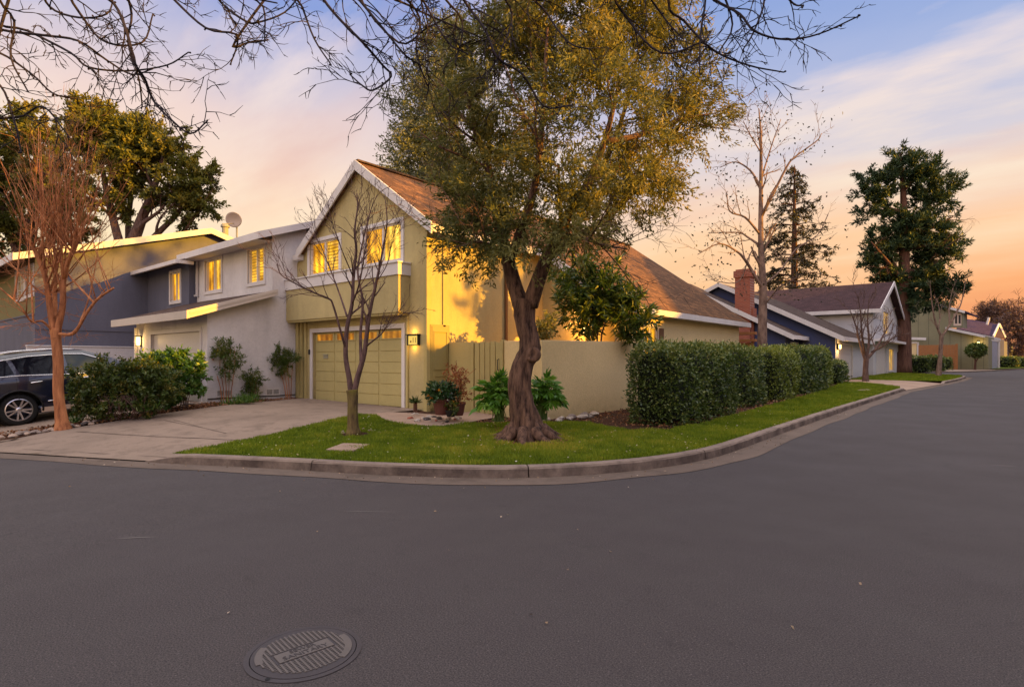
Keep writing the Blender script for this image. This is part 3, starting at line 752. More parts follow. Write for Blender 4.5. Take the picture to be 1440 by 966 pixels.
f.prism([(-17.148, e0 + .02, low(e0) - .01), (-17.148, UY, low(UY) - .01), (-17.148, UY, low(UY) - .06), (-17.148, e0 + .02, low(e0) - .06)], (.012, 0, 0))
f.build('lower_fascia', mat('weathered_cream_trim', (.5, .43, .36), .7, .12, 3, .12, 40), H)
f = MB()
f.box(XU - .32, -17.26, u0y - .05, u0y - .002, uz - .19, uz + .03)
f.prism([(-17.258, u0y - .05, uz + .03), (-17.258, 12.6, upz(12.6) + .03), (-17.258, 12.6, upz(12.6) - .17), (-17.258, u0y - .05, uz - .19)], (.05, 0, 0))
f.box(XU - .2, PX, u0y, UY - .005, uz - .17, uz - .14); f.build('fascia', M['white'], H)
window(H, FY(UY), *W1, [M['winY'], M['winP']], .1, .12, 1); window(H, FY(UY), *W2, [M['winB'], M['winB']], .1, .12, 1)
g = MB(); frame(g, FY(WY), GG[0], GG[1], .15, GG[3], .12, -.01, .035, 'lrt'); g.build('garage_door_frame', M['white'], H)
g = MB(); fbox(g, FY(WY + .08), GG[0], GG[1], .12, GG[3], -.04, 0)
for i in range(4): fbox(g, FY(WY + .08), GG[0] + .02, GG[1] - .02, .2 + .53 * i, .2 + .53 * (i + 1) - .015, .001, .015)
g.build('garage_door', M['grayD'], H)
for px in (315, 383.5):
    q = onX(px, 553 if px < 350 else 551, PX); v = MB()
    frame(v, FX(PX), q.y - .2, q.y + .2, q.z - .08, q.z + .08, .03, .001, .02); fbox(v, FX(PX), q.y - .015, q.y + .015, q.z - .08, q.z + .08, .001, .02)
    for i in range(6): fbox(v, FX(PX), q.y - .2, q.y + .2, q.z - .075 + .027 * i, q.z - .063 + .027 * i, .001, .012)
    vo_ = v.build('vent', M['grayD'], H); d_ = MB(); fbox(d_, FX(PX), q.y - .2, q.y + .2, q.z - .08, q.z + .08, .0005, .001); d_.build('grille_back', M['dark'], vo_)
downspout(H, -23.05, UY - .06, 3.85, 5.2, M['white'], 0, -.1)
downspout(H, -23.3, WY - .05, .2, 2.6, M['white'], 0, -.2)
q = onY(199, 480, WY)
gl = thing('garage_lamp', 'small glowing wall lamp left of the lilac grey garage door', 'lamp', (q.x, WY, q.z))
b = MB(); fbox(b, FY(WY), q.x - .06, q.x + .06, q.z - .1, q.z + .1, 0, .03); fbox(b, FY(WY), q.x - .1, q.x + .1, q.z + .16, q.z + .19, .0, .2); fbox(b, FY(WY), q.x - .055, q.x + .055, q.z - .19, q.z + .17, .002, .028); fbox(b, FY(WY), q.x - .08, q.x + .08, q.z - .17, q.z - .15, .02, .18); b.build('bracket', M['dark'], gl)
b = MB(); b.lathe([(.05, -.15), (.07, 0), (.06, .15)], (q.x, WY - .1, q.z), 12); b.build('globe', M['bulb'], gl)
l = light('garage_glow', (0, -.3, 0), 14, .06, (1, .62, .2)); l.parent = gl
# satellite dish
q = at(333, 330, 20.3); zq = upz(q.y)
sdh = thing('satellite_dish', 'tan round satellite dish standing on the lilac grey roof', 'dish', (q.x, q.y, zq))
b = MB(); b.tube([(q.x, q.y, zq - .05), (q.x, q.y, zq + .62)], .03, 8); b.tube([(q.x, q.y - .1, zq + .6), (q.x + .1, q.y - .55, zq + .5)], .015, 6); b.bar((q.x - .15, q.y, zq + .02), (q.x + .15, q.y, zq + .02), .14, .03); b.build('mast', M['metal'], sdh)
b = MB(); b.lathe([(.02, .0), (.2, .025), (.27, .055), (.31, .075), (.303, .085), (.25, .06), (.02, .014)], (0, 0, 0), 28, 'y'); rot = Matrix.Rotation(R(25), 4, 'Z') @ Matrix.Rotation(R(18), 4, 'X')
b.v = [tuple((rot @ Vector((v[0] * 1.08, -v[1], v[2] * .86))) + Vector((q.x, q.y - .06, zq + .75))) for v in b.v]; b.build('reflector', M['tan'], sdh, smooth=True)

# ------------------------------------------------------------------ slate blue townhouse
BX, BY, BV = -27.5, 5.1, 8.84
H = thing('blue_townhouse', 'slate blue townhouse at the far left with sunlit upper side wall', 'house', (-29.5, BY, .1))
bz = lambda y: 5.3 + .305 * (y - 4.45)
yr = 11.27; bz2 = lambda y: bz(yr) - .3 * (y - yr)
w = MB()
w.add([(BX, BY, -.4), (BX, 16, -.4), (BX, 16, bz2(16) - .15), (BX, yr, bz(yr) - .15), (BX, BY, bz(BY) - .15)], [(0, 1, 2, 3, 4)])
panel(w, [(-36, -.4), (BX, -.4), (BX, 3.2), (-36, 3.2)], [], FY(BY), .1)
w.build('wall', M['slate'], H, recalc=False)
qa, qb = onY(23, 400, BY), onY(35, 400, BY); qc, qd = onY(36.5, 400, BY), onY(49, 400, BY)
V1, V2 = (qa.x, qb.x - .05, 3.9, 5.0), (qc.x, BX - .18, 3.95, 5.0)
w = MB(); panel(w, [(-36, 3.2), (BX, 3.2), (BX, bz(BY) - .15), (-36, bz(BY) - .15)], [rect(*V1), rect(*V2)], FY(BY), .1); o = w.build('front_wall', M['slateO'], H, recalc=False); o['label'] = 'olive brown upper front wall with multi paned windows'
wp = glow('multi_pane_window', (.9, .62, .3), .42)
window(H, FY(BY), *V1, wp, .1, .08, 1, 2); window(H, FY(BY), *V2, wp, .1, .08, 2, 2)
b = MB(); b.box(BX + .001, BX + .03, BY, 9, 2.62, 2.68); b.box(-36, BX, BY - .03, BY - .001, 3.16, 3.22); b.build('belt_board', M['slate'], H)
r = MB(); slab(r, [(-36, 4.45, bz(4.45)), (-27.15, 4.45, bz(4.45)), (-27.15, yr, bz(yr)), (-36, yr, bz(yr))], .14); slab(r, [(-36, yr, bz(yr)), (-27.15, yr, bz(yr)), (-27.15, 16.3, bz2(16.3)), (-36, 16.3, bz2(16.3))], .14); r.build('roof', M['shY'], H)
f = MB(); f.box(-36, -27.12, 4.4, 4.447, 5.08, 5.34)
for za, zb, ya, yb in ((bz, bz, 4.4, yr), (bz2, bz2, yr, 16.3)): f.prism([(-27.148, ya, za(ya) + .03), (-27.148, yb, zb(yb) + .03), (-27.148, yb, zb(yb) - .22), (-27.148, ya, za(ya) - .22)], (.05, 0, 0))
f.build('fascia', M['white'], H)
# recessed link between the blue and grey houses
W3 = (onY(239.5, 400, BV).x + .05, onY(254.5, 400, BV).x - .05, 3.75, 5.0 - .12)
w = MB(); panel(w, [(BX + .002, 2.2), (XU, 2.2), (XU, 5.2), (BX + .002, 5.2)], [rect(*W3)], FY(BV), .12); w.add([(XU, BV, 2.2), (XU, 11, 2.2), (XU, 11, 5.2), (XU, BV, 5.2)], [(0, 1, 2, 3)]); o = w.build('link_wall', M['slate'], H, recalc=False)
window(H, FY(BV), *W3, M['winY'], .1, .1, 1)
r = MB(); slab(r, [(BX + .01, 8.3, 5.1), (-22.75, 8.3, 5.1), (-22.75, 8.56, 5.2), (BX + .01, 8.56, 5.2)], .05); slab(r, [(BX + .01, 8.57, 5.2), (XU - .36, 8.57, 5.2), (XU - .36, 12, 6.0), (BX + .01, 12, 6.0)], .1); r.build('link_roof', M['shY'], H)
f = MB(); f.box(BX + .02, -22.7, 8.2, 8.298, 4.98, 5.12); f.box(-22.748, -22.66, 8.3, 8.8, 4.98, 5.1); f.build('gutter', M['white'], H)
b = MB(); b.lathe([(.14, -.3), (.14, .32), (.2, .33), (.2, .42), (.1, .5)], (-28.3, 12.4, bz(yr) + .1), 12); b.build('roof_vent', M['metal'], H)
# white low wall in front of the blue side wall
b = MB(); b.box(BX + .04, BX + .2, onX(36, 490, BX).y, 11.0, -.4, 1.97); b.box(BX + .02, BX + .23, onX(36, 490, BX).y - .02, 11.0, 1.971, 2.02)
tag(b.build('low_wall', M['wwall'], bevel=.01), 'long low white wall along the slate blue house behind the car', 'wall')
# ------------------------------------------------------------------ navy house along the side street
H = thing('navy_house', 'navy blue house with brick chimney and stepped white edged roofs behind the hedge', 'house', (-8, 38, .2))
pt = .515
z1 = lambda x: 2.9 + .52 * (-9.0 - x)
z2 = lambda x: 2.86 + pt * (-7.0 - x)
w = MB()
w.add([(-9.5, 36.5, 0), (-18, 36.5, 0), (-18, 36.5, 5.2), (-13.9, 36.5, z1(-13.9) - .15), (-9.5, 36.5, z1(-9.5) - .15)], [(0, 1, 2, 3, 4)])
yD0, yD1 = 36.5, 39.5
panel(w, [(yD0, 0), (yD1, 0), (yD1, z1(-9.5) - .1), (yD0, z1(-9.5) - .1)], [rect(37.7, 39.1, .9, 2.45)], FX(-9.5), .1)
w.add([(-7.45, 39.5, 0), (-22, 39.5, 0), (-22, 39.5, 3), (-14.4, 39.5, z2(-14.4) - .15), (-7.45, 39.5, z2(-7.45) - .15)], [(0, 1, 2, 3, 4)])
w.build('wall', M['navy'], H, recalc=False)
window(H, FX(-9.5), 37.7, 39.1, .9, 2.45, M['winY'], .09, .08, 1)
w = MB(); Yg0, Yg1 = 40.3, 44.8
panel(w, [(39.5, 0), (50.4, 0), (50.4, z2(-7.45) - .1), (39.5, z2(-7.45) - .1)], [rect(Yg0, Yg1, 0.05, 2.4)], FX(-7.45), .12)
o = w.build('garage_wall', M['wwall'], H, recalc=False)
g = MB(); fbox(g, FX(-7.55), Yg0, Yg1, .2, 2.4, 0, .03); frame(g, FX(-7.45), Yg0, Yg1, .25, 2.4, .14, .002, .04, 'lrt')
for i in range(4): fbox(g, FX(-7.52), Yg0 + .03, Yg1 - .03, .3 + .52 * i, .3 + .52 * (i + 1) - .02, .001, .015)
g.build('garage_door', M['grayD'], H)
r = MB()
slab(r, [(-8.95, 36.05, z1(-8.95)), (-8.95, 39.48, z1(-8.95)), (-16.5, 39.48, z1(-16.5)), (-16.5, 36.05, z1(-16.5))], .14); r.build('entry_roof', M['shG'], H)
r = MB()
slab(r, [(-6.95, 39.1, z2(-6.95)), (-6.95, 50.4, z2(-6.95)), (-14.4, 50.4, z2(-14.4)), (-14.4, 39.1, z2(-14.4))], .16)
slab(r, [(-14.4, 39.1, z2(-14.4)), (-14.4, 50.4, z2(-14.4)), (-22, 50.4, 3.2), (-22, 39.1, 3.2)], .16); r.build('roof', M['shG'], H)
f = MB(); rake(f, 36.04, -16.5, -8.93, .26, .06, z1); rake(f, 39.09, -14.4, -6.93, .28, .06, z2)
f.box(-8.945, -8.88, 36.0, 39.48, z1(-8.95) - .22, z1(-8.95) + .01); f.box(-6.945, -6.87, 39.05, 50.4, z2(-6.95) - .24, z2(-6.95) + .01)
f.prism([(-22, 39.08, 3.2), (-14.4, 39.08, z2(-14.4) + .03), (-14.4, 39.08, z2(-14.4) - .25), (-22, 39.08, 2.95)], (0, -.05, 0)); f.build('fascia', M['white'], H)
m, t, _, L = nodes('chimney_brick'); p = pos(t); br = N(t, 'ShaderNodeTexBrick'); mp = N(t, 'ShaderNodeMapping'); L.new(p, mp.inputs[0]); mp.inputs['Rotation'].default_value = (R(90), 0, 0)
L.new(mp.outputs[0], br.inputs['Vector']); br.inputs['Scale'].default_value = 1; br.inputs['Brick Width'].default_value = .24; br.inputs['Row Height'].default_value = .08; br.inputs['Mortar Size'].default_value = .008
br.inputs['Color1'].default_value = (.3, .075, .035, 1); br.inputs['Color2'].default_value = (.2, .045, .025, 1); br.inputs['Mortar'].default_value = (.3, .22, .18, 1)
finish(t, mixc(t, .4, br.outputs['Color'], mixc(t, noise(t, 2, 4, .6, p), (.14, .035, .02), (.36, .1, .05))), .9, noise(t, 30, 3, .6, p), .4, .02); M['brick'] = m
q = onY(1045.5, 420, 36.3); zt_ = onY(1045, 379, 36.3).z
c = MB(); c.box(q.x - .45, q.x + .45, 36.1, 36.95, 0, zt_ - .5); c.box(q.x - .52, q.x + .52, 36.03, 37.02, zt_ - .5, zt_ - .1); c.box(q.x - .42, q.x + .42, 36.13, 36.92, zt_ - .1, zt_); c.box(q.x + .451, q.x + .6, 36.3, 36.9, 2.5, 4.6)
c.build('chimney', M['brick'], H)
q2 = onX(1179, 484, -7.3)
gl = thing('garage_lamp', 'glowing lamp on the corner of the navy house beside its white garage', 'lamp', (-7.42, 39.9, 2.25))
b = MB(); b.box(-7.44, -7.36, 39.83, 39.97, 2.05, 2.42); b.box(-7.442, -7.18, 39.8, 40.0, 2.41, 2.45); b.build('bracket', M['dark'], gl); b = MB(); b.lathe([(.04, -.14), (.075, 0), (.06, .14)], (-7.27, 39.9, 2.24), 10); b.build('globe', M['bulb'], gl)
l = light('garage_glow', (.35, .1, -.1), 50, .08, (1, .6, .2)); l.parent = gl
# side fence piece with a wooden gate next to the corner house
b = MB(); b.box(-9.6, -8.5, 27.4, 27.5, 0, 2.25); b.box(-9.7, -8.4, 27.3, 27.6, 2.62, 2.75); b.box(-9.7, -8.4, 27.3, 27.6, 2.3, 2.42)
b.box(-8.6, -8.5, 27.38, 27.39, 0, 2.3)
tag(b.build('side_gate', M['brickwood'], bevel=.01), 'rust brown side gate at the far end of the cream wing', 'gate')

# ------------------------------------------------------------------ white house with maroon roof
H = thing('white_house', 'white two storey house with dark maroon roof and street facing gable', 'house', (-7, 57, .3))
X3, Ya, Yb = -7.0, 50.5, 64.3; Ym = (Ya + Yb) / 2
ze3, zr3 = 5.3, 7.95
w = MB()
w.add([(X3, Ya, 0), (-24, Ya, 0), (-24, Ya, ze3), (X3, Ya, ze3)], [(0, 1, 2, 3)])
panel(w, [(Ya, 0), (Yb, 0), (Yb, ze3), (Ym, zr3 - .2), (Ya, ze3)], [rect(55.4, 58.4, 3.6, 5.4), rect(52, 56.6, .1, 2.5), rect(58.6, 61.4, .5, 2.4)], FX(X3), .12)
w.build('wall', M['wwall'], H, recalc=False)
w = MB(); w.add([(X3 + .02, Ya + .4, ze3 - .7), (X3 + .02, 55.2, ze3 - .7), (X3 + .02, 55.2, 5.6), (X3 + .02, 58.6, 5.6), (X3 + .02, 58.6, ze3 - .7), (X3 + .02, Yb - .4, ze3 - .7), (X3 + .02, Yb - .4, ze3 - .1), (X3 + .02, Ym, zr3 - .35), (X3 + .02, Ya + .4, ze3 - .1)], [tuple(range(9))]); w.build('gable_boards', M['grayD'], H, recalc=False)
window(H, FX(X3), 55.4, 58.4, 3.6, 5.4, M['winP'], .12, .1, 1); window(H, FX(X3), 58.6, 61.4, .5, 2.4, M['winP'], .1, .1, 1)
g = MB(); fbox(g, FX(X3 - .06), 52, 56.6, .3, 2.5, 0, .03); frame(g, FX(X3), 52, 56.6, .3, 2.5, .14, .002, .04, 'lrt'); g.build('garage_door', M['grayD'], H)
r = MB()
for ya, yb in ((Ya - .5, Ym), (Yb + .5, Ym)):
    za = ze3 - .1; slab(r, [(X3 + .5, ya, za), (X3 + .5, yb, zr3), (-26, yb, zr3), (-26, ya, za)], .18)
r.build('roof', M['shM'], H)
f = MB(); f.box(-26, X3 + .5, Ya - .57, Ya - .505, ze3 - .36, ze3 - .08)
for ya in (Ya - .55, Yb + .55): f.prism([(X3 + .505, ya, ze3 - .08), (X3 + .505, Ym, zr3 + .03), (X3 + .505, Ym, zr3 - .3), (X3 + .505, ya, ze3 - .4)], (.07, 0, 0))
f.box(X3 + .01, X3 + .7, Ya, Yb, 2.85, 3.05); f.build('fascia', M['white'], H)
for yy in (Yb - .2, 57.4):
    f = MB(); f.box(X3 + .003, X3 + .08, yy, yy + .2, .2, 2.84); f.build('trim_board', M['white'], H)

# ------------------------------------------------------------------ sage board house at the end of the street
m, t, _, L = nodes('sage_board_siding'); p = pos(t); s_ = N(t, 'ShaderNodeSeparateXYZ'); L.new(p, s_.inputs[0])
gv = mth(t, 'PINGPONG', mth(t, 'MULTIPLY', s_.outputs[0], 1.0), .6)
c = mixc(t, mr(t, gv, 0, .04, 1, 0), mixc(t, noise(t, .8, 4, .6, p), (.15, .14, .085), (.235, .215, .13)), (.06, .055, .04)); finish(t, c, .9); M['board'] = m
H = thing('sage_house', 'sage green vertical board house at the end of the street with sloping white eave', 'house', (-4, 100, .2))
def hp(px, py, d): return at(px, py, d)
def quad(mb, *P): mb.add(P, [tuple(range(len(P)))])
Yq = 100.0
P = lambda px, py: onY(px, py, Yq)
w = MB()
a = [P(1276, 520), P(1390, 519), P(1390, 473.5), P(1382, 472), P(1332, 461), P(1354, 461), P(1354, 438), P(1314, 428), P(1276, 419)]
w.add(a[:4] + [P(1332, 461), P(1276, 448)], [(0, 1, 2, 3, 4, 5)])
w.add([P(1276, 448), P(1332, 461), P(1354, 461.2), P(1354, 437), P(1314, 426), P(1276, 417)], [(0, 1, 2, 3, 4, 5)])
e1, e2 = at(1404, 519.5, 86), at(1404, 477, 86)
w.add([P(1390, 519), e1, e2, P(1390, 473.5)], [(0, 1, 2, 3)])
u1, u2 = at(1360, 441, 86), at(1360, 462, 86)
w.add([P(1354, 438), u1, u2, P(1354, 461)], [(0, 1, 2, 3)])
w.build('wall', M['board'], H, recalc=False)
v = MB(); a, b_ = P(1341, 441), P(1352, 458); fbox(v, FY(Yq), a.x, b_.x, b_.z, a.z, .01, .06); wo_ = v.build('window', M['tan'], H)
v = MB(); a, b_ = P(1343, 443), P(1346, 455); fbox(v, FY(Yq), a.x, b_.x, b_.z, a.z, .061, .07); a, b_ = P(1348, 443), P(1351, 455); fbox(v, FY(Yq), a.x, b_.x, b_.z, a.z, .061, .07); v.build('pane', M['dark'], wo_)
dv = (at(1404, 477, 86) - P(1390, 473.5)); dv.z = 0
f = MB(); r = MB()
def edge(mb, p, q, h_, dy): mb.prism([p, q, q - Vector((0, 0, h_)), p - Vector((0, 0, h_))], (0, -dy, 0))
back = Vector((-1.0, 14, 1.2))
for A1, A2 in ((P(1330, 460), P(1383, 471.2)), (P(1312, 425.5), P(1357, 437.5))):
    A1 = A1 - Vector((0, .5, 0)); A2 = A2 - Vector((0, .5, 0)); edge(f, A1, A2, .34, .1)
    slab(r, [A1 + Vector((0, .02, .02)), A2 + Vector((0, .02, .02)), A2 + dv * 1.1, A1 + dv * 1.1], .2)
A2 = P(1383, 471.2) - Vector((0, .5, 0)); B2 = at(1406, 476, 86); f.prism([A2, B2, B2 - Vector((0, 0, .34)), A2 - Vector((0, 0, .34))], (.12, 0, 0))
A3, A4 = P(1270, 474.2) - Vector((0, .6, 0)), P(1303, 475) - Vector((0, .6, 0)); edge(f, A3, A4, .35, .12)
f.build('fascia', M['white'], H); r.build('roof', M['shP'], H)
g = MB(); a, b_ = P(1272, 483), P(1289, 518); fbox(g, FY(Yq), a.x, b_.x, b_.z, a.z, .02, .06); g.build('garage_door', M['cream'], H)
g = MB(); a, b_ = P(1289.5, 481), P(1292.5, 518); fbox(g, FY(Yq), a.x, b_.x, b_.z, a.z, .02, .1); a, b_ = P(1272, 481), P(1289.4, 483); fbox(g, FY(Yq), a.x, b_.x, b_.z, a.z, .02, .1); g.build('garage_door_frame', M['white'], H)
g = MB(); g.prism([at(1393, 518.5, 79.5), at(1402, 519, 84.5), at(1402, 481, 84.5), at(1393, 479, 79.5)], (.06, 0, 0)); g.build('side_door', mat('pale_blue_door_paint', (.26, .29, .38), .6), H)
g = MB(); g.prism([at(1403, 519, 85), at(1405, 519, 86), at(1405, 479, 86), at(1403, 479, 85)], (.1, 0, 0)); g.prism([at(1392, 479.2, 79.4), at(1405, 481.2, 86), at(1405, 479, 86), at(1392, 477, 79.4)], (.12, 0, 0)); g.build('trim_board', M['white'], H)
a, b_ = P(1293, 485.5), P(1346, 517.5)
fe = MB(); n = 26
for i in range(n):
    x0 = a.x + (b_.x - a.x) * i / n; fe.box(x0 + .01, x0 + (b_.x - a.x) / n - .01, Yq - 1.6, Yq - 1.55, .1, a.z - .04 + .04 * (i % 2))
fe.box(a.x, b_.x, Yq - 1.54, Yq - 1.5, 1.9, 2.05); fe.box(b_.x - .12, b_.x + .14, Yq - 1.68, Yq - 1.56, .1, a.z + .1)
tag(fe.build('wooden_fence', M['brickwood']), 'rust brown wooden board fence in front of the sage house', 'fence')
q = P(1376, 483); gl = thing('wall_lamp', 'bright glowing wall lamp above the round topiary at the sage house', 'lamp', (q.x, Yq, q.z))
b = MB(); b.box(q.x - .12, q.x + .12, Yq - .2, Yq - .01, q.z + .22, q.z + .3); b.build('bracket', M['dark'], gl); b = MB(); b.lathe([(.08, -.18), (.16, 0), (.1, .2)], (q.x, Yq - .2, q.z), 10); b.build('globe', emit('far_lamp_glow', (1, .75, .25), 9), gl)
l = light('wall_glow', (0, -.6, 0), 60, .1, (1, .65, .2)); l.parent = gl
# purple roofed house beyond
H = thing('purple_roof_house', 'low house with purple shingle roof and small gable beyond the sage house', 'house', tuple(at(1390, 510, 112)))
w = MB(); a, b_, c_ = at(1340, 518, 112), at(1412, 517, 112), at(1425, 517, 125)
top = lambda v, z: Vector((v.x, v.y, z))
w.add([a, b_, top(b_, 5.3), top(a, 6)], [(0, 1, 2, 3)]); w.add([b_, c_, top(c_, 5.0), top(b_, 5.0)], [(0, 1, 2, 3)]); w.build('wall', M['slate'], H, recalc=False)
r = MB(); slab(r, [at(1345, 462, 112), at(1398, 473, 108), at(1404, 456, 116), at(1350, 447, 120)], .25); slab(r, [at(1398, 473, 108), at(1404, 456, 116), at(1404.5, 456, 117), at(1413, 475, 116)], .25); r.build('roof', M['shP'], H)
f = MB()
for a, b_ in ((at(1397, 473.5, 107.8), at(1405, 456, 115.5)), (at(1405, 456, 115.5), at(1413.5, 474.5, 116))): f.bar(a, b_, .25, .45)
f.build('fascia', M['white'], H)
b = MB(); q = at(1388, 453, 113); b.tube([q - Vector((0, 0, .5)), q + Vector((.3, 0, .9))], .2, 8); b.build('roof_vent', M['white'], H)

# ------------------------------------------------------------------ unseen houses across the side street, heights and rooflines shaped to block the sun
def unseen_shade_house(name, label, x0, x1, prof, m, dx):
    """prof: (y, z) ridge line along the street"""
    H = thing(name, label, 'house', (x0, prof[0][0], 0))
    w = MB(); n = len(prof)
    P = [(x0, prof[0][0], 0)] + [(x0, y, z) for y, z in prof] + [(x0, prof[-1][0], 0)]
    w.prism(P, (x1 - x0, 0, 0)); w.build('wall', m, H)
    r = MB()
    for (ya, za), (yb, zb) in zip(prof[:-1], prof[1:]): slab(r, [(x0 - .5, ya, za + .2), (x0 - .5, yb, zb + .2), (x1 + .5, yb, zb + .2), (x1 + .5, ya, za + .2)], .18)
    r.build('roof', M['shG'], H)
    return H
unseen_shade_house('unseen_shade_house', 'unseen house across the side street, long low roof shaped to shade the street', 12, 22, [(-12, 6.6), (-2, 7.3), (10, 7.4), (19.6, 7.4), (20.2, 6.85), (26.5, 6.75)], M['cream'], 0)
unseen_shade_house('unseen_shade_house', 'unseen taller house across the side street, steep roof shaped for its shadow edge', 12.5, 24, [(26.8, 6.8), (28.2, 7.1), (29.2, 7.75), (32, 9.9), (36, 12.0), (57, 12.0)], M['gray'], 0)
unseen_shade_house('unseen_shade_house', 'long unseen apartment block added beyond the steep roofed house to shade the far houses', 13, 27, [(58, 12.3), (90, 12.6), (125, 12.8)], M['gray'], 0)  # unseen block, added to keep the sun off the far houses

# ------------------------------------------------------------------ parked car (built nose towards +x, then turned)
m, t, _, L = nodes('navy_car_paint'); b, o = finish(t, (.006, .009, .028), .28, spec=.6, coat=1); b.inputs['Coat Roughness'].default_value = .03; b.inputs['Metallic'].default_value = .3; M['car'] = m
m, t, _, L = nodes('car_glass'); b, o = finish(t, (.005, .006, .010), .05, spec=.16); M['cglass'] = m
m, t, _, L = nodes('car_glass_bright'); b, o = finish(t, (.03, .042, .048), .05, spec=.2); M['cglass2'] = m
M['tyre'] = mat('tyre_rubber', (.012, .012, .012), .85, .2, 9, .2, 60)
M['rim'] = mat('alloy_rim', (.62, .6, .62), .3, .05, 5, 0, metal=.9)
M['tail'] = mat('tail_lamp_red', (.25, .008, .006), .15, .1, 3, 0, coat=.6)
cz = float(hdrive(np.array([-17.8]), np.array([3.0]))[0]); cz2 = float(hdrive(np.array([-17.8]), np.array([5.9]))[0])
yr_, wb, rad = 3.03, 2.86, .37
CAR = thing('parked_car', 'dark navy blue parked crossover car behind the reddish bare tree', 'car', (-18.62, yr_, cz), 0)
pitch = math.atan2(cz2 - cz, wb)
CAR.rotation_euler = Matrix.Rotation(R(90), 3, 'Z').to_4x4().to_3x3().to_euler()
CAR.rotation_euler = (Matrix.Rotation(R(90), 3, 'Z') @ Matrix.Rotation(-pitch, 3, 'Y')).to_euler()
def cbuild(mb, name, m, parent, **k):
    """car meshes are modelled in the car's own frame"""
    me_parent = parent
    o = mb.build(name, m, None, **k)
    o.parent = me_parent; return o
# outline of the side in (x, z); rear axle at x=0, front axle at x=wb
OUT = [(-.98, .42), (-1.02, .62), (-1.0, .95), (-.93, 1.12), (-.66, 1.42), (-.52, 1.60), (-.3, 1.665), (.3, 1.70), (.95, 1.70), (1.45, 1.655), (1.95, 1.45), (2.42, 1.16), (2.7, 1.08), (3.3, 1.0), (3.62, .88), (3.76, .7), (3.76, .42), (3.6, .3)]
def arch(cx, r=.445, n=12, z=rad):
    a0 = math.asin((.28 - z) / r)
    return [(cx + r * math.cos(a), z + r * math.sin(a)) for a in np.linspace(a0, math.pi - a0, n)]
LOW = [(3.5, .28)] + arch(wb) + arch(0) + [(-.7, .3)]
side_out = OUT + LOW
Q1 = [(-.62, 1.2), (-.45, 1.43), (-.28, 1.53), (-.1, 1.545), (.0, 1.22), (-.2, 1.19)]
Q2 = [(.08, 1.22), (-.02, 1.55), (.3, 1.585), (.93, 1.585), (.98, 1.14), (.98, 1.13)]
Q2 = [(.1, 1.2), (-.01, 1.55), (.3, 1.59), (.92, 1.59), (.97, 1.12)]
Q3 = [(1.06, 1.11), (1.02, 1.59), (1.38, 1.555), (1.78, 1.38), (2.06, 1.13), (2.06, 1.07)]
def hw(x, z):
    y = .945 - .05 * np.clip((.55 - z) / .3, 0, 1) + .012 * np.sin(np.clip((z - .4) / .7, 0, 1) * math.pi)
    y = y - np.clip(z - 1.07, 0, 1) * .40 - np.clip(z - 1.55, 0, 1) * .5
    xc = 1.37; e = np.clip(np.abs(x - xc) - 1.75, 0, 1)
    return y - e ** 2 * .55
V, F = cdt(dens(side_out, .09), [dens(q, .1) for q in (Q1, Q2, Q3)], .08)
A = np.array(V); Yh = hw(A[:, 0], A[:, 1])
body = MB()
for sg in (-1, 1): body.add([(p[0], sg * y, p[1]) for p, y in zip(V, Yh)], F)
D = dens(OUT, .09, False); k = len(D)
glass_i = []
vs = []
ny = 9
for (x, z) in D:
    y = float(hw(np.array([x]), np.array([z]))[0])
    for j in range(ny):
        s_ = -1 + 2 * j / (ny - 1)
        vs.append((x, y * s_, z + .035 * (1 - s_ * s_) * (1 if z > .95 else 0)))
fs, fm = [], []
for i in range(k - 1):
    x, z = D[i]
    for j in range(ny - 1):
        fs.append((i * ny + j, i * ny + j + 1, (i + 1) * ny + j + 1, (i + 1) * ny + j))
        fm.append(1 if (1.5 < x < 2.4 and 1 <= j < ny - 2 + 1 and z > 1.15) or (-.93 < x < -.56 and z > 1.12) else 0)
o_ = len(body.v); body.v += vs; body.f += [tuple(i + o_ for i in f) for f in fs]; body.m += fm
body.box(-.9, 3.6, -.8, .8, .22, .4)
cbody = cbuild(body, 'body', [M['car'], M['cglass']], CAR, smooth=True)
for nm, q, mm in (('quarter_window', Q1, 'cglass'), ('rear_window', Q2, 'cglass'), ('front_window', Q3, 'cglass2')):
    for sg in (-1, 1):
        V2_, F2_ = cdt(q); g = MB(); g.add([(x, sg * (float(hw(np.array([x]), np.array([z]))[0]) - .012), z) for x, z in V2_], F2_); cbuild(g, nm, M[mm], CAR, recalc=False)
for sg in (-1, 1):
    tr = MB()
    top = [(-.62, 1.19), (-.44, 1.44), (-.27, 1.545), (.3, 1.605), (1.0, 1.607), (1.4, 1.57), (1.8, 1.39)]
    tr.tube([(x, sg * (float(hw(np.array([x]), np.array([z]))[0]) + .004), z) for x, z in dens(top, .1, False)], .012, 5)
    bl_ = [(-.62, 1.18), (.1, 1.17), (1.0, 1.1), (2.08, 1.05)]
    tr.tube([(x, sg * (float(hw(np.array([x]), np.array([z]))[0]) + .004), z) for x, z in dens(bl_, .1, False)], .011, 5)
    lo = [(.55, .5), (2.35, .47)]
    tr.tube([(x, sg * (float(hw(np.array([x]), np.array([z]))[0]) + .012), z) for x, z in dens(lo, .1, False)], .014, 5)
    rr = [(-.35, 1.70), (.2, 1.75), (.9, 1.745), (1.3, 1.70)]
    tr.tube([(x, sg * .56, z) for x, z in dens(rr, .1, False)], .011, 5)
    cbuild(tr, 'chrome_trim', M['chrome'], CAR, smooth=True)
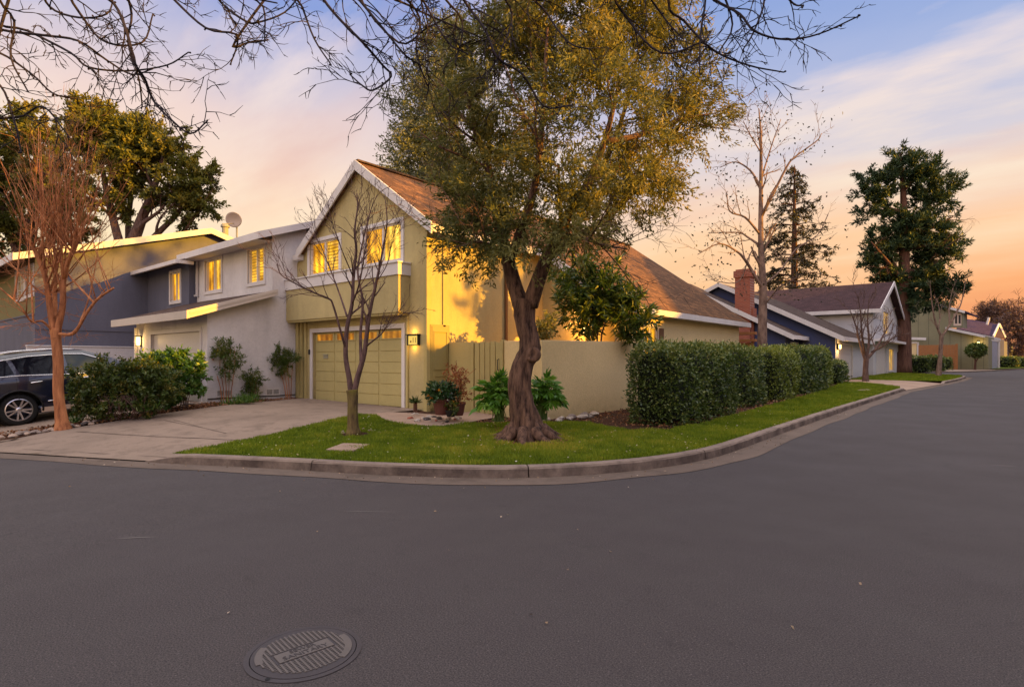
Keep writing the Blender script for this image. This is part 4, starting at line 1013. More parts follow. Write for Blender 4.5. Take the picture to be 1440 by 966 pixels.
for sg in (-1, 1):
    sk = MB()
    sk.prism([(.42, sg * .9, .24), (2.45, sg * .9, .24), (2.45, sg * .93, .34), (.42, sg * .93, .36)], (0, -sg * .05, 0))
    cbuild(sk, 'sill', M['tan'], CAR)
for sg in (-1, 1):
    for x in (.38, 1.42):
        hn = MB(); y = float(hw(np.array([x]), np.array([.98]))[0]); hn.tube([(x - .12, sg * y, .975), (x - .1, sg * (y + .035), .98), (x + .1, sg * (y + .035), .99), (x + .12, sg * y, .99)], .015, 6); cbuild(hn, 'door_handle', M['chrome'], CAR, smooth=True)
    mi = MB(); mi.lathe([(.02, -.12), (.08, -.1), (.1, 0), (.08, .1), (.02, .13)], (2.02, sg * 1.02, 1.13), 12, 'y'); mi.bar((2.02, sg * .86, 1.08), (2.02, sg * 1.0, 1.11), .06, .05); cbuild(mi, 'side_mirror', M['car'], CAR, smooth=True)
    tl = MB(); tl.prism([(-.98, sg * .72, .9), (-.72, sg * .925, .98), (-.7, sg * .91, 1.12), (-.93, sg * .74, 1.14)], (-.02, sg * .012, 0)); cbuild(tl, 'tail_lamp', M['tail'], CAR)
    for x in (-.0, 1.01):
        sm_ = MB(); sm_.tube([(x + .02, sg * (float(hw(np.array([x]), np.array([z]))[0]) + .002), z) for z in np.linspace(.55, 1.12, 6)], .005, 4)
        cbuild(sm_, 'door_seam', M['black'], CAR)
    for cx in (0, wb):
        wl = MB(); wl.lathe([(.4, -.1), (.44, .0), (.44, .1), (.1, .12)], (cx, sg * .62, rad), 24, 'y'); cbuild(wl, 'wheel_well', M['black'], CAR)
        am = MB(); P = arch(cx, .452, 16)
        am.tube([(x, sg * (float(hw(np.array([x]), np.array([z]))[0]) + .004), z) for x, z in P], .022, 6); cbuild(am, 'arch_trim', M['black'], CAR, smooth=True)
        wh = MB(); y0 = sg * .79
        pr = [(.255, -.11), (.33, -.115), (.36, -.095), (.37, -.05), (.37, .05), (.36, .095), (.33, .115), (.255, .11)]
        wh.lathe(pr, (cx, y0, rad), 36, 'y', cap=False); wo_ = cbuild(wh, 'wheel', M['tyre'], CAR, smooth=True)
        rm = MB(); f_ = sg
        rm.lathe([(.262, .06 * f_), (.262, .112 * f_), (.245, .118 * f_), (.238, .1 * f_), (.235, .02 * f_)], (cx, y0, rad), 36, 'y', cap=False)
        rm.lathe([(.05, .06 * f_), (.06, .1 * f_), (.03, .112 * f_)], (cx, y0, rad), 16, 'y')
        for i in range(10):
            a = 2 * math.pi * i / 10 + (.1 if i % 2 else -.1)
            p0 = Vector((cx + .04 * math.cos(a), y0 + .085 * f_, rad + .04 * math.sin(a))); p1 = Vector((cx + .245 * math.cos(a), y0 + .1 * f_, rad + .245 * math.sin(a)))
            rm.bar(p0, p1, .034, .03, (0, 1, 0))
        cbuild(rm, 'rim', M['rim'], wo_); dk = MB(); dk.lathe([(.25, -.03 * f_), (.01, -.02 * f_)], (cx, y0, rad), 24, 'y'); cbuild(dk, 'brake_disc', M['dark'], wo_)
ic = MB(); ic.box(-.3, 1.9, -.7, .7, .5, 1.0); ic.box(.9, 1.1, -.6, -.15, .9, 1.42); ic.box(.9, 1.1, .15, .6, .9, 1.42); ic.box(-.05, .1, -.6, .6, .9, 1.4); cbuild(ic, 'seat', M['black'], CAR)
# ------------------------------------------------------------------ vegetation helpers
def rot_about(v, ax, a): return Matrix.Rotation(a, 3, ax) @ v
def rv(rng): return Vector((rng.gauss(0, 1), rng.gauss(0, 1), rng.gauss(0, 1))).normalized()
def cr(pts, k=4):
    """Catmull-Rom through pts (vectors)"""
    P = [Vector(p) for p in pts]
    if len(P) < 3: return P
    P = [P[0] * 2 - P[1]] + P + [P[-1] * 2 - P[-2]]; out = []
    for i in range(1, len(P) - 2):
        a, b, c, d = P[i - 1:i + 3]
        for j in range(k):
            t_ = j / k; t2, t3 = t_ * t_, t_ ** 3
            out.append(.5 * (2 * b + (c - a) * t_ + (2 * a - 5 * b + 4 * c - d) * t2 + (3 * b - a - 3 * c + d) * t3))
    out.append(P[-2]); return out
def grow(mb, p, d, ln, r, lev, o, rng, tips=None):
    n = max(3, int(ln / o.get('seg', .15)) + 1); n = min(n, 9)
    pts, rad = [Vector(p)], [r]; d = Vector(d).normalized(); rt = r * o.get('tap', .35)
    for i in range(n):
        d = (d + rv(rng) * o['wob'] + Vector((0, 0, o['up'][min(lev, len(o['up']) - 1)]))).normalized()
        pts.append(pts[-1] + d * (ln / n)); rad.append(r + (rt - r) * (i + 1) / n)
    mb.tube(pts, rad, 7 if r > .04 else 5 if r > .014 else 3, cap=False)
    if lev >= o['lev']:
        if tips is not None: tips.append((pts[-1], d))
        return
    nc = o['nc'][min(lev, len(o['nc']) - 1)]
    for c in range(nc):
        f = o.get('t0', .3) + (1 - o.get('t0', .3)) * (c + rng.random()) / nc
        i = min(n - 1, int(f * n)); q = pts[i] + (pts[i + 1] - pts[i]) * (f * n - i)
        dd = (pts[i + 1] - pts[i]).normalized()
        ax = dd.cross(rv(rng)).normalized()
        nd = rot_about(dd, ax, o['ang'] * (.7 + .6 * rng.random()))
        grow(mb, q, nd, ln * o['lr'] * (.65 + .6 * rng.random()) * (1.15 - .45 * f), max(o.get('rmin', .002), rad[i] * o['rr']), lev + 1, o, rng, tips)
def limb(mb, pts, r0, r1, o=None, rng=None, tw=0, ln=.6, tips=None, k=4, sides=None, t0=.25, pw=1):
    P = cr(pts, k); n = len(P)
    rad = [r0 + (r1 - r0) * (i / (n - 1)) ** pw for i in range(n)]
    mb.tube(P, rad, sides or (9 if r0 > .05 else 6 if r0 > .015 else 4), cap=True)
    if tips is not None: tips.append((P[-1], (P[-1] - P[-2]).normalized()))
    for c in range(tw):
        f = t0 + (1 - t0) * (c + rng.random()) / tw; i = min(n - 2, int(f * (n - 1)))
        dd = (P[i + 1] - P[i]).normalized(); ax = dd.cross(rv(rng)).normalized()
        nd = rot_about(dd, ax, o['ang'] * (.6 + .8 * rng.random()))
        grow(mb, P[i], nd, ln * (.5 + .8 * rng.random()), max(o.get('rmin', .002), rad[i] * o.get('r1', .5)), 0, o, rng, tips)
    return P
def leaf_mesh(name, P, A, Ln, Wd, var, m, parent=None, loc=None, rng=NR):
    n = len(P)
    A = A / np.maximum(np.linalg.norm(A, axis=1), 1e-6)[:, None]
    s = np.cross(A, rng.normal(size=(n, 3))); s /= np.maximum(np.linalg.norm(s, axis=1), 1e-6)[:, None]
    off = np.array(root_loc(parent) if parent is not None else (loc or (0, 0, 0)))
    P = P - off
    Ln = np.broadcast_to(np.asarray(Ln, float), (n,)); Wd = np.broadcast_to(np.asarray(Wd, float), (n,))
    nn = np.cross(A, s)
    bend = nn * (Ln * .12)[:, None]
    V = np.empty((n, 4, 3)); V[:, 0] = P; V[:, 1] = P + A * (Ln * .45)[:, None] + s * (Wd * .5)[:, None] + bend; V[:, 2] = P + A * Ln[:, None]; V[:, 3] = P + A * (Ln * .45)[:, None] - s * (Wd * .5)[:, None] + bend
    me = bpy.data.meshes.new(name); me.vertices.add(4 * n); me.loops.add(4 * n); me.polygons.add(n)
    me.vertices.foreach_set('co', V.astype(np.float32).ravel()); me.loops.foreach_set('vertex_index', np.arange(4 * n, dtype=np.int32))
    me.polygons.foreach_set('loop_start', np.arange(0, 4 * n, 4, dtype=np.int32))
    me.update(calc_edges=True)
    at_ = me.attributes.new('var', 'FLOAT', 'FACE'); at_.data.foreach_set('value', np.clip(np.broadcast_to(var, (n,)), 0, 1).astype(np.float32))
    me.materials.append(m)
    o = bpy.data.objects.new(name, me); C.objects.link(o)
    if parent is not None: o.parent = parent
    else: o.location = tuple(off)
    return o
def unit(n, rng=NR):
    v = rng.normal(size=(n, 3)); return v / np.linalg.norm(v, axis=1)[:, None]
def lobes(L, n, shell=.5, rng=NR):
    """anchors and outward directions in a list of ellipsoids (centre, radii)"""
    vol = np.array([np.prod(r) ** (2 / 3) for _, r in L]); pick = rng.choice(len(L), n, p=vol / vol.sum())
    c = np.array([list(l[0]) for l in L])[pick]; r = np.array([list(l[1]) for l in L])[pick]
    u = unit(n, rng); rr = rng.random(n) ** shell
    return c + u * r * rr[:, None], u
def sprays(anch, out, per, tl, ll, lw, droop=.2, spread=.6, lspread=.7, rng=NR, cv=.5):
    n = len(anch)
    td = out + rng.normal(size=(n, 3)) * spread; td[:, 2] -= droop; td /= np.linalg.norm(td, axis=1)[:, None]
    tt = rng.random((n, per)) * tl
    P = anch[:, None, :] + td[:, None, :] * tt[..., None] + rng.normal(size=(n, per, 3)) * tl * .09
    A = td[:, None, :] * .7 + rng.normal(size=(n, per, 3)) * lspread
    var = rng.random((n, 1)) * cv + rng.random((n, per)) * (1 - cv)
    m_ = n * per
    return P.reshape(m_, 3), A.reshape(m_, 3), ll * (.6 + .8 * rng.random(m_)), lw * (.6 + .8 * rng.random(m_)), var.ravel()
def plobe(px, py, d, rp, dd=0, ry=None, rd=None):
    """ellipsoid at a picture position: radius rp px across, depth offset dd"""
    k = (d + dd) / FOC; c = at(px, py, d + dd); r = rp * k
    return (c, (r if rd is None else rd, r if rd is None else rd, (ry or rp) * k))

M['olL'] = leafmat('olive_leaves', (.055, .070, .024), (.18, .17, .048), (.46, .34, .09), .35)
M['olD'] = leafmat('grey_olive_leaves', (.08, .095, .05), (.15, .165, .085), (.22, .22, .13), .3)
M['euL'] = leafmat('broad_dark_leaves', (.045, .06, .014), (.17, .165, .028), (.36, .27, .045), .35)
M['pineL'] = leafmat('dark_needles', (.012, .026, .012), (.032, .06, .022), (.09, .10, .022), .15, .6)
M['conL'] = leafmat('brown_green_needles', (.02, .02, .01), (.04, .036, .014), None, .1)
M['hedL'] = leafmat('hedge_leaves', (.022, .042, .010), (.085, .13, .022), (.26, .27, .075), .22, .4, .5)
M['hedY'] = leafmat('yellow_green_hedge_leaves', (.05, .08, .012), (.16, .2, .026), (.3, .31, .06), .25, .4, .5)
M['shrL'] = leafmat('shrub_leaves', (.026, .045, .010), (.065, .10, .018), (.22, .17, .028), .3, .4, .4)
M['briL'] = leafmat('bright_shrub_leaves', (.03, .08, .012), (.07, .16, .02), (.2, .26, .06), .3, .4, .4)
M['phiL'] = leafmat('big_green_leaves', (.05, .14, .016), (.10, .24, .025), (.2, .34, .04), .35, .35, .4)
M['redL'] = leafmat('reddish_leaves', (.16, .04, .02), (.30, .10, .04), (.42, .24, .06), .3)
M['redT'] = leafmat('rusty_fine_twigs', (.13, .06, .03), (.26, .12, .05), (.38, .19, .06), .15)
M['twigB'] = bark('dark_twig_bark', (.012, .009, .012), (.035, .026, .03), 9, 1)
M['barkO'] = bark('olive_bark', (.022, .012, .010), (.185, .105, .07), 13, .2, 1.0)
M['barkR'] = bark('red_smooth_bark', (.17, .06, .028), (.50, .21, .09), 7, .18, .4)
M['barkG'] = bark('brown_bark', (.06, .035, .03), (.15, .095, .075), 12, .3, .7, None)
M['barkM'] = bark('mossy_bark', (.07, .045, .025), (.17, .12, .05), 12, .3, .7, (.16, .14, .02))
M['barkP'] = bark('purple_brown_bark', (.06, .035, .032), (.16, .095, .085), 12, .3, .7)
M['barkS'] = bark('pale_mottled_bark', (.09, .055, .042), (.26, .17, .125), 5, .5, .4)
M['barkD'] = bark('dark_trunk_bark', (.06, .028, .02), (.15, .075, .05), 6, .15, 1)

# ------------------------------------------------------------------ the gnarled olive on the lawn
rng = random.Random(3)
D0 = 10.0
B0 = at(741, 616, D0)
T = thing('olive_tree', 'big gnarled olive tree with twisted trunk on the corner lawn', 'tree', (B0.x, B0.y, hz1(B0.x, B0.y)))
tk = MB()
prof = [(741, 622, 29), (741, 606, 23), (739, 590, 19), (734, 566, 16.5), (731, 540, 15.5), (735, 515, 15), (744, 496, 15.5), (745, 478, 14), (739, 455, 13.5), (737, 436, 14.5), (739, 422, 17)]
P = cr([at(a, b, D0) for a, b, _ in prof], 5); rr = np.interp(np.linspace(0, 1, len(P)), np.linspace(0, 1, len(prof)), [c * D0 / FOC for _, _, c in prof])
ns = 40; vs = []
for i, p in enumerate(P):
    f = 1 - i / (len(P) - 1)
    for j in range(ns):
        a = 2 * math.pi * j / ns
        tw = a + f * .9
        rid = 1 + (.10 + .24 * f ** 3) * (math.sin(5 * tw + 1.3 * math.sin(i * .25)) * .6 + .4 * math.sin(9 * tw + i * .2)) + .035 * math.sin(17 * a + i * .4) + .03 * math.sin(13 * tw + 2 * math.sin(i * .5)) * (.4 + f) + RND.uniform(-.018, .018)
        lean = .16 * f ** 6 * math.cos(a - 2.2)
        r_ = rr[i] * (rid + lean + .75 * f ** 9 * (.5 + .5 * math.sin(6 * a + 1)))
        vs.append((p.x + math.cos(a) * r_, p.y + math.sin(a) * r_, p.z + .02 * math.sin(3 * a + i)))
n_ = len(P)
tk.add(vs, [(i * ns + j, i * ns + (j + 1) % ns, (i + 1) * ns + (j + 1) % ns, (i + 1) * ns + j) for i in range(n_ - 1) for j in range(ns)] + [tuple(range((n_ - 1) * ns, n_ * ns))])
for k in range(9):                              # surface roots
    a = 2 * math.pi * k / 9 + .3; r0 = .38
    p0 = Vector((B0.x + .28 * math.cos(a), B0.y + .28 * math.sin(a), 0)); L_ = .35 + .4 * rng.random()
    pts = []
    for q in range(5):
        f = q / 4; x = p0.x + math.cos(a + .3 * f) * L_ * f; y = p0.y + math.sin(a + .3 * f) * L_ * f
        pts.append((x, y, hz1(x, y) + .20 * (1 - f) ** 2 - .02))
    tk.tube(cr(pts, 3), list(np.linspace(.11, .03, 13)), 8)
q = at(753, 499, D0) + Vector((.05, -.12, 0)); tk.lathe([(.13, -.02), (.14, .05), (.11, .09), (.06, .07), (.02, .05)], (0, 0, 0), 16)
mrot = Matrix.Translation(q) @ (cam_dir := Vector((.35, -.9, .1))).to_track_quat('Z', 'Y').to_matrix().to_4x4()
n16 = 16 * 5
for i in range(len(tk.v) - n16, len(tk.v)): tk.v[i] = tuple(mrot @ Vector(tk.v[i]))
ol = dict(wob=.22, up=[.05, .0, -.05], lev=2, nc=[5, 4], ang=.75, lr=.55, rr=.5, rmin=.004, seg=.2, t0=.25)
tips = []
LIM = [([(733, 430, 0), (722, 395, .1), (712, 355, .1), (700, 310, .2), (690, 250, .3), (672, 190, .3), (655, 130, .2)], .15, .03),
       ([(745, 430, 0), (755, 400, -.1), (768, 365, -.2), (790, 320, -.3), (820, 270, -.4), (850, 200, -.5), (870, 120, -.6)], .15, .03),
       ([(715, 370, .1), (730, 330, -.4), (750, 270, -.7), (760, 200, -.9), (765, 120, -1), (770, 40, -1)], .09, .02),
       ([(770, 362, -.2), (800, 340, .3), (850, 310, .8), (890, 270, 1.1), (930, 220, 1.2), (960, 170, 1.2)], .09, .02),
       ([(705, 340, .2), (680, 320, .6), (655, 300, .9), (640, 270, 1.0)], .06, .015),
       ([(712, 362, .1), (690, 345, -.4), (668, 340, -.6), (655, 345, -.7)], .045, .012),
       ([(850, 200, -.5), (900, 190, -.3), (950, 170, 0), (1000, 160, .1)], .06, .012),
       ([(785, 330, -.3), (820, 335, -.8), (850, 345, -1), (880, 350, -1)], .05, .012),
       ([(672, 190, .3), (640, 150, .6), (615, 110, .8)], .04, .012),
       ([(820, 270, -.4), (850, 230, .6), (880, 150, 1.2), (900, 60, 1.4), (910, -20, 1.4)], .06, .015)]
for pp, r0, r1 in LIM: limb(tk, [at(a, b, D0 + c) for a, b, c in pp], r0, r1, ol, rng, 5, 1.1, tips, 4, None, .35)
tk.build('trunk', M['barkO'], T, smooth=True, recalc=False)
LB = [plobe(*q) for q in [(870, 40, 10, 98, .4), (770, 30, 10, 92, -.4), (945, 110, 10, 62, .5), (700, 130, 10, 84, 0), (830, 170, 10, 104, -.6), (918, 200, 10, 70, .6), (690, 255, 10, 70, .2), (780, 272, 10, 76, -.8), (865, 278, 10, 66, .3), (668, 345, 10, 42, -.2), (722, 335, 10, 36, -.9), (810, 325, 10, 36, -1.0), (885, 310, 10, 30, .2), (655, 200, 10, 52, .6), (990, 170, 10, 36, .6), (655, 300, 10, 46, .2), (800, -50, 10, 120, 0), (900, -40, 10, 95, .4), (690, 60, 10, 60, .3), (925, 250, 10, 40, .4), (645, 375, 10, 28, -.1), (672, 385, 10, 22, -.3), (700, 395, 10, 18, -.6), (1005, 205, 10, 20, .4), (980, 120, 10, 40, .4)]]
LB = [(B0 * 0 + at(790, 200, 10) + (c - at(790, 200, 10)) * .95, tuple(x * .93 for x in r)) for c, r in LB]
an, ou = lobes(LB, 3000, .42)
keep = (np.sin(an[:, 0] * 2.3 + 1) * np.sin(an[:, 1] * 2.1) * np.sin(an[:, 2] * 2.6 + .5)) > -.15
an, ou = an[keep], ou[keep]
P_, A_, Ln, Wd, var = sprays(an, ou, 50, .48, .10, .024, .34, .5, .45, cv=.7)
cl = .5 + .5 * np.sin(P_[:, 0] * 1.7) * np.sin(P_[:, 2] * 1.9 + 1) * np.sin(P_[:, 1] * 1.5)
sunward = np.clip((P_[:, 0] * CT + P_[:, 1] * ST - (B0.x * CT + B0.y * ST)) / 3 + .25 + (P_[:, 2] - 5) * .08, -.5, 1)  # sunlit gold of the right and top painted into the leaf colour
leaf_mesh('crown', P_, A_, Ln, Wd, var * .6 + cl * .25 + sunward * .15, M['olL'], T)

# grey-green tree standing behind the roof, left of the olive
rng = random.Random(5)
b0 = at(612, 480, 30); T = thing('grey_olive_tree', 'grey green tree rising behind the shingle roof left of the big olive', 'tree', (b0.x, b0.y, .1))
tk = MB()
q = [Vector((b0.x, b0.y, .1)), at(612, 330, 30), at(615, 250, 30), at(618, 180, 30)]
limb(tk, q, .25, .06, ol, rng, 9, 2.0, None); 
tk.build('trunk', M['barkG'], T, smooth=True, recalc=False)
LB = [plobe(*v) for v in [(605, 120, 30, 36), (600, 170, 30, 40), (585, 225, 30, 34), (620, 235, 30, 42, 1), (570, 150, 30, 14), (640, 150, 30, 50, 1), (625, 80, 30, 30), (600, 262, 30, 30), (655, 260, 30, 40), (562, 240, 30, 16), (640, 60, 30, 24)]]
an, ou = lobes(LB, 900, .5); ou[:, 2] += .5
leaf_mesh('crown', *sprays(an, ou, 56, 1.1, .2, .055, .1, .5, .5), M['olD'], T)

# ------------------------------------------------------------------ tall broad-leaved trees behind the blue house
rng = random.Random(8)
def big_tree(name, label, base, px0, limbs, lob, n, per, tl, ll, lw, m, bk, group=None, r0=.3, d=34, shell=.55):
    T = thing(name, label, 'tree', base, 0, group); tk = MB()
    for pp, ra, rb in limbs: limb(tk, pp, ra, rb, ol, rng, 5, 2.2, None, 3, None, .4)
    tk.build('trunk', bk, T, smooth=True, recalc=False)
    an, ou = lobes(lob, n, shell); ou[:, 2] += .2
    keep = np.sin(an[:, 0] * 1.15 + 1) * np.sin(an[:, 1] * 1.1) * np.sin(an[:, 2] * 1.35 + .5) > -.3
    an, ou = an[keep], ou[keep]
    P_, A_, Ln, Wd, var = sprays(an, ou, per, tl, ll, lw, .0, .6, .8, cv=.65)
    up_ = np.repeat(ou[:, 2], per)
    leaf_mesh('crown', P_, A_, Ln, Wd, np.clip(var * .75 + .2 * np.clip(up_, -1, 1), 0, 1), m, T)
    return T
d = 34
b0 = at(190, 520, d)
pl = lambda *v: [at(a, b, d + c) for a, b, c in v]
big_tree('leafy_tree', 'tall leafy tree with several pale stems showing behind the blue house roof', (b0.x, b0.y, 0), 190,
         [([Vector((b0.x, b0.y, 0))] + pl((180, 380, 0), (195, 320, 0), (215, 270, 0), (230, 220, 0)), .5, .1), (pl((180, 380, 0), (165, 330, 0), (150, 270, 0), (140, 210, 0)), .3, .1), (pl((185, 370, 0), (220, 330, 0), (250, 300, 0), (272, 265, 0)), .22, .08), (pl((183, 375, 0), (235, 350, 0), (262, 320, 0), (285, 290, 0)), .18, .06), (pl((183, 375, 0), (180, 320, 1), (185, 260, 1), (180, 200, 1)), .2, .08)],
         [plobe(*v) for v in [(130, 168, d, 24), (150, 190, d, 34), (180, 205, d, 34), (215, 215, d, 32), (245, 238, d, 30), (270, 262, d, 26), (285, 290, d, 17), (230, 262, d, 26), (190, 250, d, 28), (150, 245, d, 34), (262, 300, d, 16), (205, 190, d, 18), (120, 200, d, 26), (105, 250, d, 30), (170, 290, d, 14), (285, 245, d, 14), (240, 205, d, 16)]], 900, 60, .8, .24, .11, M['euL'], M['barkG'], 'leafy trees behind the blue house', d=d)
d = 38
b0 = at(40, 520, d)
pl = lambda *v: [at(a, b, d + c) for a, b, c in v]
big_tree('leafy_tree', 'dense dark leafy tree behind the upright red branches at the far left', (b0.x, b0.y, 0), 40,
         [([Vector((b0.x, b0.y, 0))] + pl((40, 380, 0), (45, 300, 0), (50, 220, 0)), .5, .12), (pl((40, 390, 0), (10, 320, 0), (-10, 260, 0)), .3, .1), (pl((40, 390, 0), (80, 320, 0), (95, 250, 0)), .3, .1)],
         [plobe(*v) for v in [(40, 185, d, 34), (10, 220, d, 44), (70, 215, d, 40), (-30, 260, d, 50), (30, 270, d, 50), (85, 280, d, 40), (0, 320, d, 40), (55, 320, d, 36), (-40, 330, d, 40), (20, 165, d, 16), (95, 320, d, 24)]], 800, 60, .85, .26, .12, M['euL'], M['barkG'], 'leafy trees behind the blue house', d=d)

# ------------------------------------------------------------------ red-barked bare tree by the car
rng = random.Random(21)
b0 = gp(88, 603, -.05); d = 12.75; b0 = at(88, 603, d)
T = thing('red_barked_tree', 'bare red barked tree with upright pruned shoots beside the parked car', 'tree', (b0.x, b0.y, b0.z))
tk = MB(); o_ = dict(wob=.08, up=[.16, .12, .08], lev=1, nc=[3], ang=.5, lr=.45, rr=.5, rmin=.0035, seg=.2, t0=.35, r1=.45)
pl = lambda *v: [at(a, b, d + c) for a, b, c in v]
tk.tube(cr(pl((89, 608, 0), (86, 585, 0), (82, 550, 0), (82, 510, 0), (79, 478, 0), (78, 462, 0)), 4), list(np.interp(np.linspace(0, 1, 21), [0, .12, .3, .8, 1], [.2, .13, .105, .095, .115])), 12)
ML = [pl((76, 468, 0), (70, 430, 0), (65, 395, 0), (55, 365, -.1), (40, 335, -.2)), pl((80, 468, 0), (88, 430, 0), (90, 390, 0), (101, 355, 0), (112, 330, 0)), pl((78, 466, 0), (77, 420, .3), (78, 370, .4), (74, 330, .5)),
      pl((82, 470, 0), (104, 468, -.2), (122, 440, -.3), (138, 420, -.4), (160, 405, -.5)), pl((76, 468, 0), (60, 452, -.3), (44, 452, -.5), (28, 430, -.7), (0, 405, -.8))]
shoots = []
for i, (pp, r0) in enumerate(zip(ML, (.07, .07, .055, .042, .026))):
    Q = limb(tk, pp, r0, r0 * .5, None, None, 0, k=6); shoots += [(Q, r0)] * (4 if i < 3 else 1)
for k in range(80):
    Q, r0 = rng.choice(shoots); i = rng.randint(int(len(Q) * .35), len(Q) - 1); p0 = Q[i]
    tx = rng.gauss(85, 50); ty = 225 + abs(tx - 80) * .55 + rng.uniform(-62, 70)
    p1 = at(tx, ty, d + rng.uniform(-1.1, 1.1)); mid = p0 * .55 + p1 * .45 + Vector((0, 0, -.15)) + rv(rng) * .06
    limb(tk, [p0, mid, p1], (.024 if k < 36 else .013), .005, o_, rng, 4, .5, None, 4, 5, .5)
for k in range(40):       # fine side twigs lower down
    Q, r0 = rng.choice(shoots + [(limb_, .05) for limb_ in (cr(ML[3], 4), cr(ML[4], 4))] * 3); p0 = Q[rng.randint(2, len(Q) - 1)]
    dr = (rv(rng) + Vector((0, 0, .15))).normalized()
    grow(tk, p0, dr, rng.uniform(.4, 1.0), .009, 0, dict(o_, lev=2, nc=[4, 3], wob=.18, up=[.05, .03], ang=.7, lr=.6), rng)
tk.build('trunk', M['barkR'], T, smooth=True, recalc=False)
an, ou = lobes([plobe(*v) for v in [(110, 185, d, 26), (85, 230, d, 50), (60, 260, d, 40), (130, 250, d, 30), (100, 340, d, 40)]], 75, .7); ou[:, 2] = np.abs(ou[:, 2]) + .8
leaf_mesh('twigs', *sprays(an, ou, 14, .45, .30, .008, -.3, .5, .35), M['redT'], T)

# ------------------------------------------------------------------ small bare tree on the lawn
rng = random.Random(4)
d = 11.0; b0 = at(496, 610, d); d0 = b0.y
T = thing('small_bare_tree', 'slim bare tree with forked mossy trunk on the lawn before the garage', 'tree', (b0.x, b0.y, hz1(b0.x, b0.y)))
tk = MB(); o_ = dict(wob=.14, up=[.05, .04, .02], lev=2, nc=[3, 2], ang=.55, lr=.55, rr=.55, rmin=.0045, seg=.12, t0=.3, r1=.6)
pl = lambda *v: [at(a, b, d + (c[0] if c else 0)) for a, b, *c in v]
tk.tube(cr(pl((497, 612), (496, 585), (496, 560), (495, 548)), 5), list(np.interp(np.linspace(0, 1, 16), [0, .15, .5, 1], [.16, .105, .095, .11])), 12)
tk.build('trunk', M['barkM'], T, smooth=True, recalc=False); tk = MB()
for pp, r0, r1 in [(pl((494, 556), (491, 532), (486, 500), (488, 461), (495, 428), (497, 390), (501, 353), (499, 323), (503, 290), (502, 272)), .062, .006),
                   (pl((497, 556), (503, 530), (512, 498), (516, 469), (520, 439), (529, 398), (536, 364), (544, 316), (542, 282)), .066, .006),
                   (pl((486, 491), (478, 462, -.2), (468, 428, -.3), (462, 420, -.4), (440, 411, -.6), (414, 398, -.8), (396, 387, -1), (389, 372, -1.1)), .028, .005),
                   (pl((508, 515, 0), (507, 470, .3), (510, 424, .5), (503, 383, .6), (509, 346, .7), (520, 300, .8), (530, 275, .8)), .036, .005),
                   (pl((516, 486), (526, 478, -.2), (537, 469, -.3), (548, 454, -.4), (575, 436, -.6)), .022, .004),
                   (pl((488, 445), (478, 415, .3), (466, 383, .5), (451, 346, .6), (436, 325, .6)), .024, .004),
                   (pl((495, 428), (505, 400, -.3), (512, 360, -.5), (517, 320, -.5), (515, 290, -.5)), .022, .004),
                   (pl((529, 398), (545, 370, .4), (552, 335, .5), (560, 310, .5)), .016, .003),
                   (pl((497, 390), (480, 350, -.4), (468, 315, -.5), (462, 290, -.5)), .016, .003)]:
    limb(tk, pp, r0 * .92, r1 * 1.2, o_, rng, 14, .5, None, 4, None, .4)
tk.build('limbs', M['barkP'], T, smooth=True, recalc=False)

# ------------------------------------------------------------------ leafless sycamore behind the hedge
rng = random.Random(14)
d = 24.0; b0 = at(1074, 560, d)
T = thing('bare_sycamore', 'tall leafless sycamore with pale trunk and dangling seed balls behind the hedge', 'tree', (b0.x, b0.y, hz1(b0.x, b0.y)))
tk = MB(); o_ = dict(wob=.2, up=[.03, .02, -.02], lev=1, nc=[4, 3], ang=.65, lr=.5, rr=.5, rmin=.009, seg=.3, t0=.25, r1=.5)
tips = []
limb(tk, [Vector((b0.x, b0.y, hz1(b0.x, b0.y) - .1))] + pl((1072, 480), (1073, 407), (1070, 343), (1070, 269), (1070, 195), (1067, 153)), .25, .02, o_, rng, 16, 1.2, tips, 4, 10, .35, .75)
for pp, r0 in [(pl((1066, 395), (1048, 366, -.4), (1035, 353, -.6), (1011, 343, -1), (981, 358, -1.2)), .07), (pl((1068, 345), (1052, 334, .5), (1037, 327, .7), (996, 328, 1)), .055), (pl((1069, 330), (1048, 306, -.4), (1026, 297, -.7), (1022, 269, -.8)), .055),
               (pl((1069, 262), (1055, 240, .4), (1034, 228, .6), (1012, 236, .8)), .05), (pl((1071, 305), (1089, 269, -.3), (1108, 232, -.5), (1119, 220, -.5), (1149, 198, -.6), (1155, 188, -.6)), .06), (pl((1071, 250), (1085, 205, .4), (1098, 168, .5)), .04), (pl((1075, 400), (1098, 380, .5), (1120, 350, .8), (1150, 330, 1), (1165, 300, 1)), .04), (pl((1070, 215), (1055, 190, -.3), (1045, 170, -.4)), .03), (pl((1074, 430), (1095, 405, -.5), (1112, 395, -.8)), .04), (pl((1072, 380), (1058, 352, 0), (1040, 395, 0), (1010, 396, 0), (1000, 392, 0)), .03)]:
    limb(tk, pp, r0, .014, o_, rng, 7, 1.1, tips, 4, None, .3)
tk.build('trunk', M['barkS'], T, smooth=True, recalc=False)
TP = np.array([list(p) for p, _ in tips]); n = len(TP)
an = np.repeat(TP, 2, 0) + NR.normal(size=(n * 2, 3)) * .35
leaf_mesh('crown', an, NR.normal(size=(n * 2, 3)) - np.array([0, 0, 1]), .11 * (.5 + NR.random(n * 2)), .07, NR.random(n * 2) * .4, M['conL'], T)

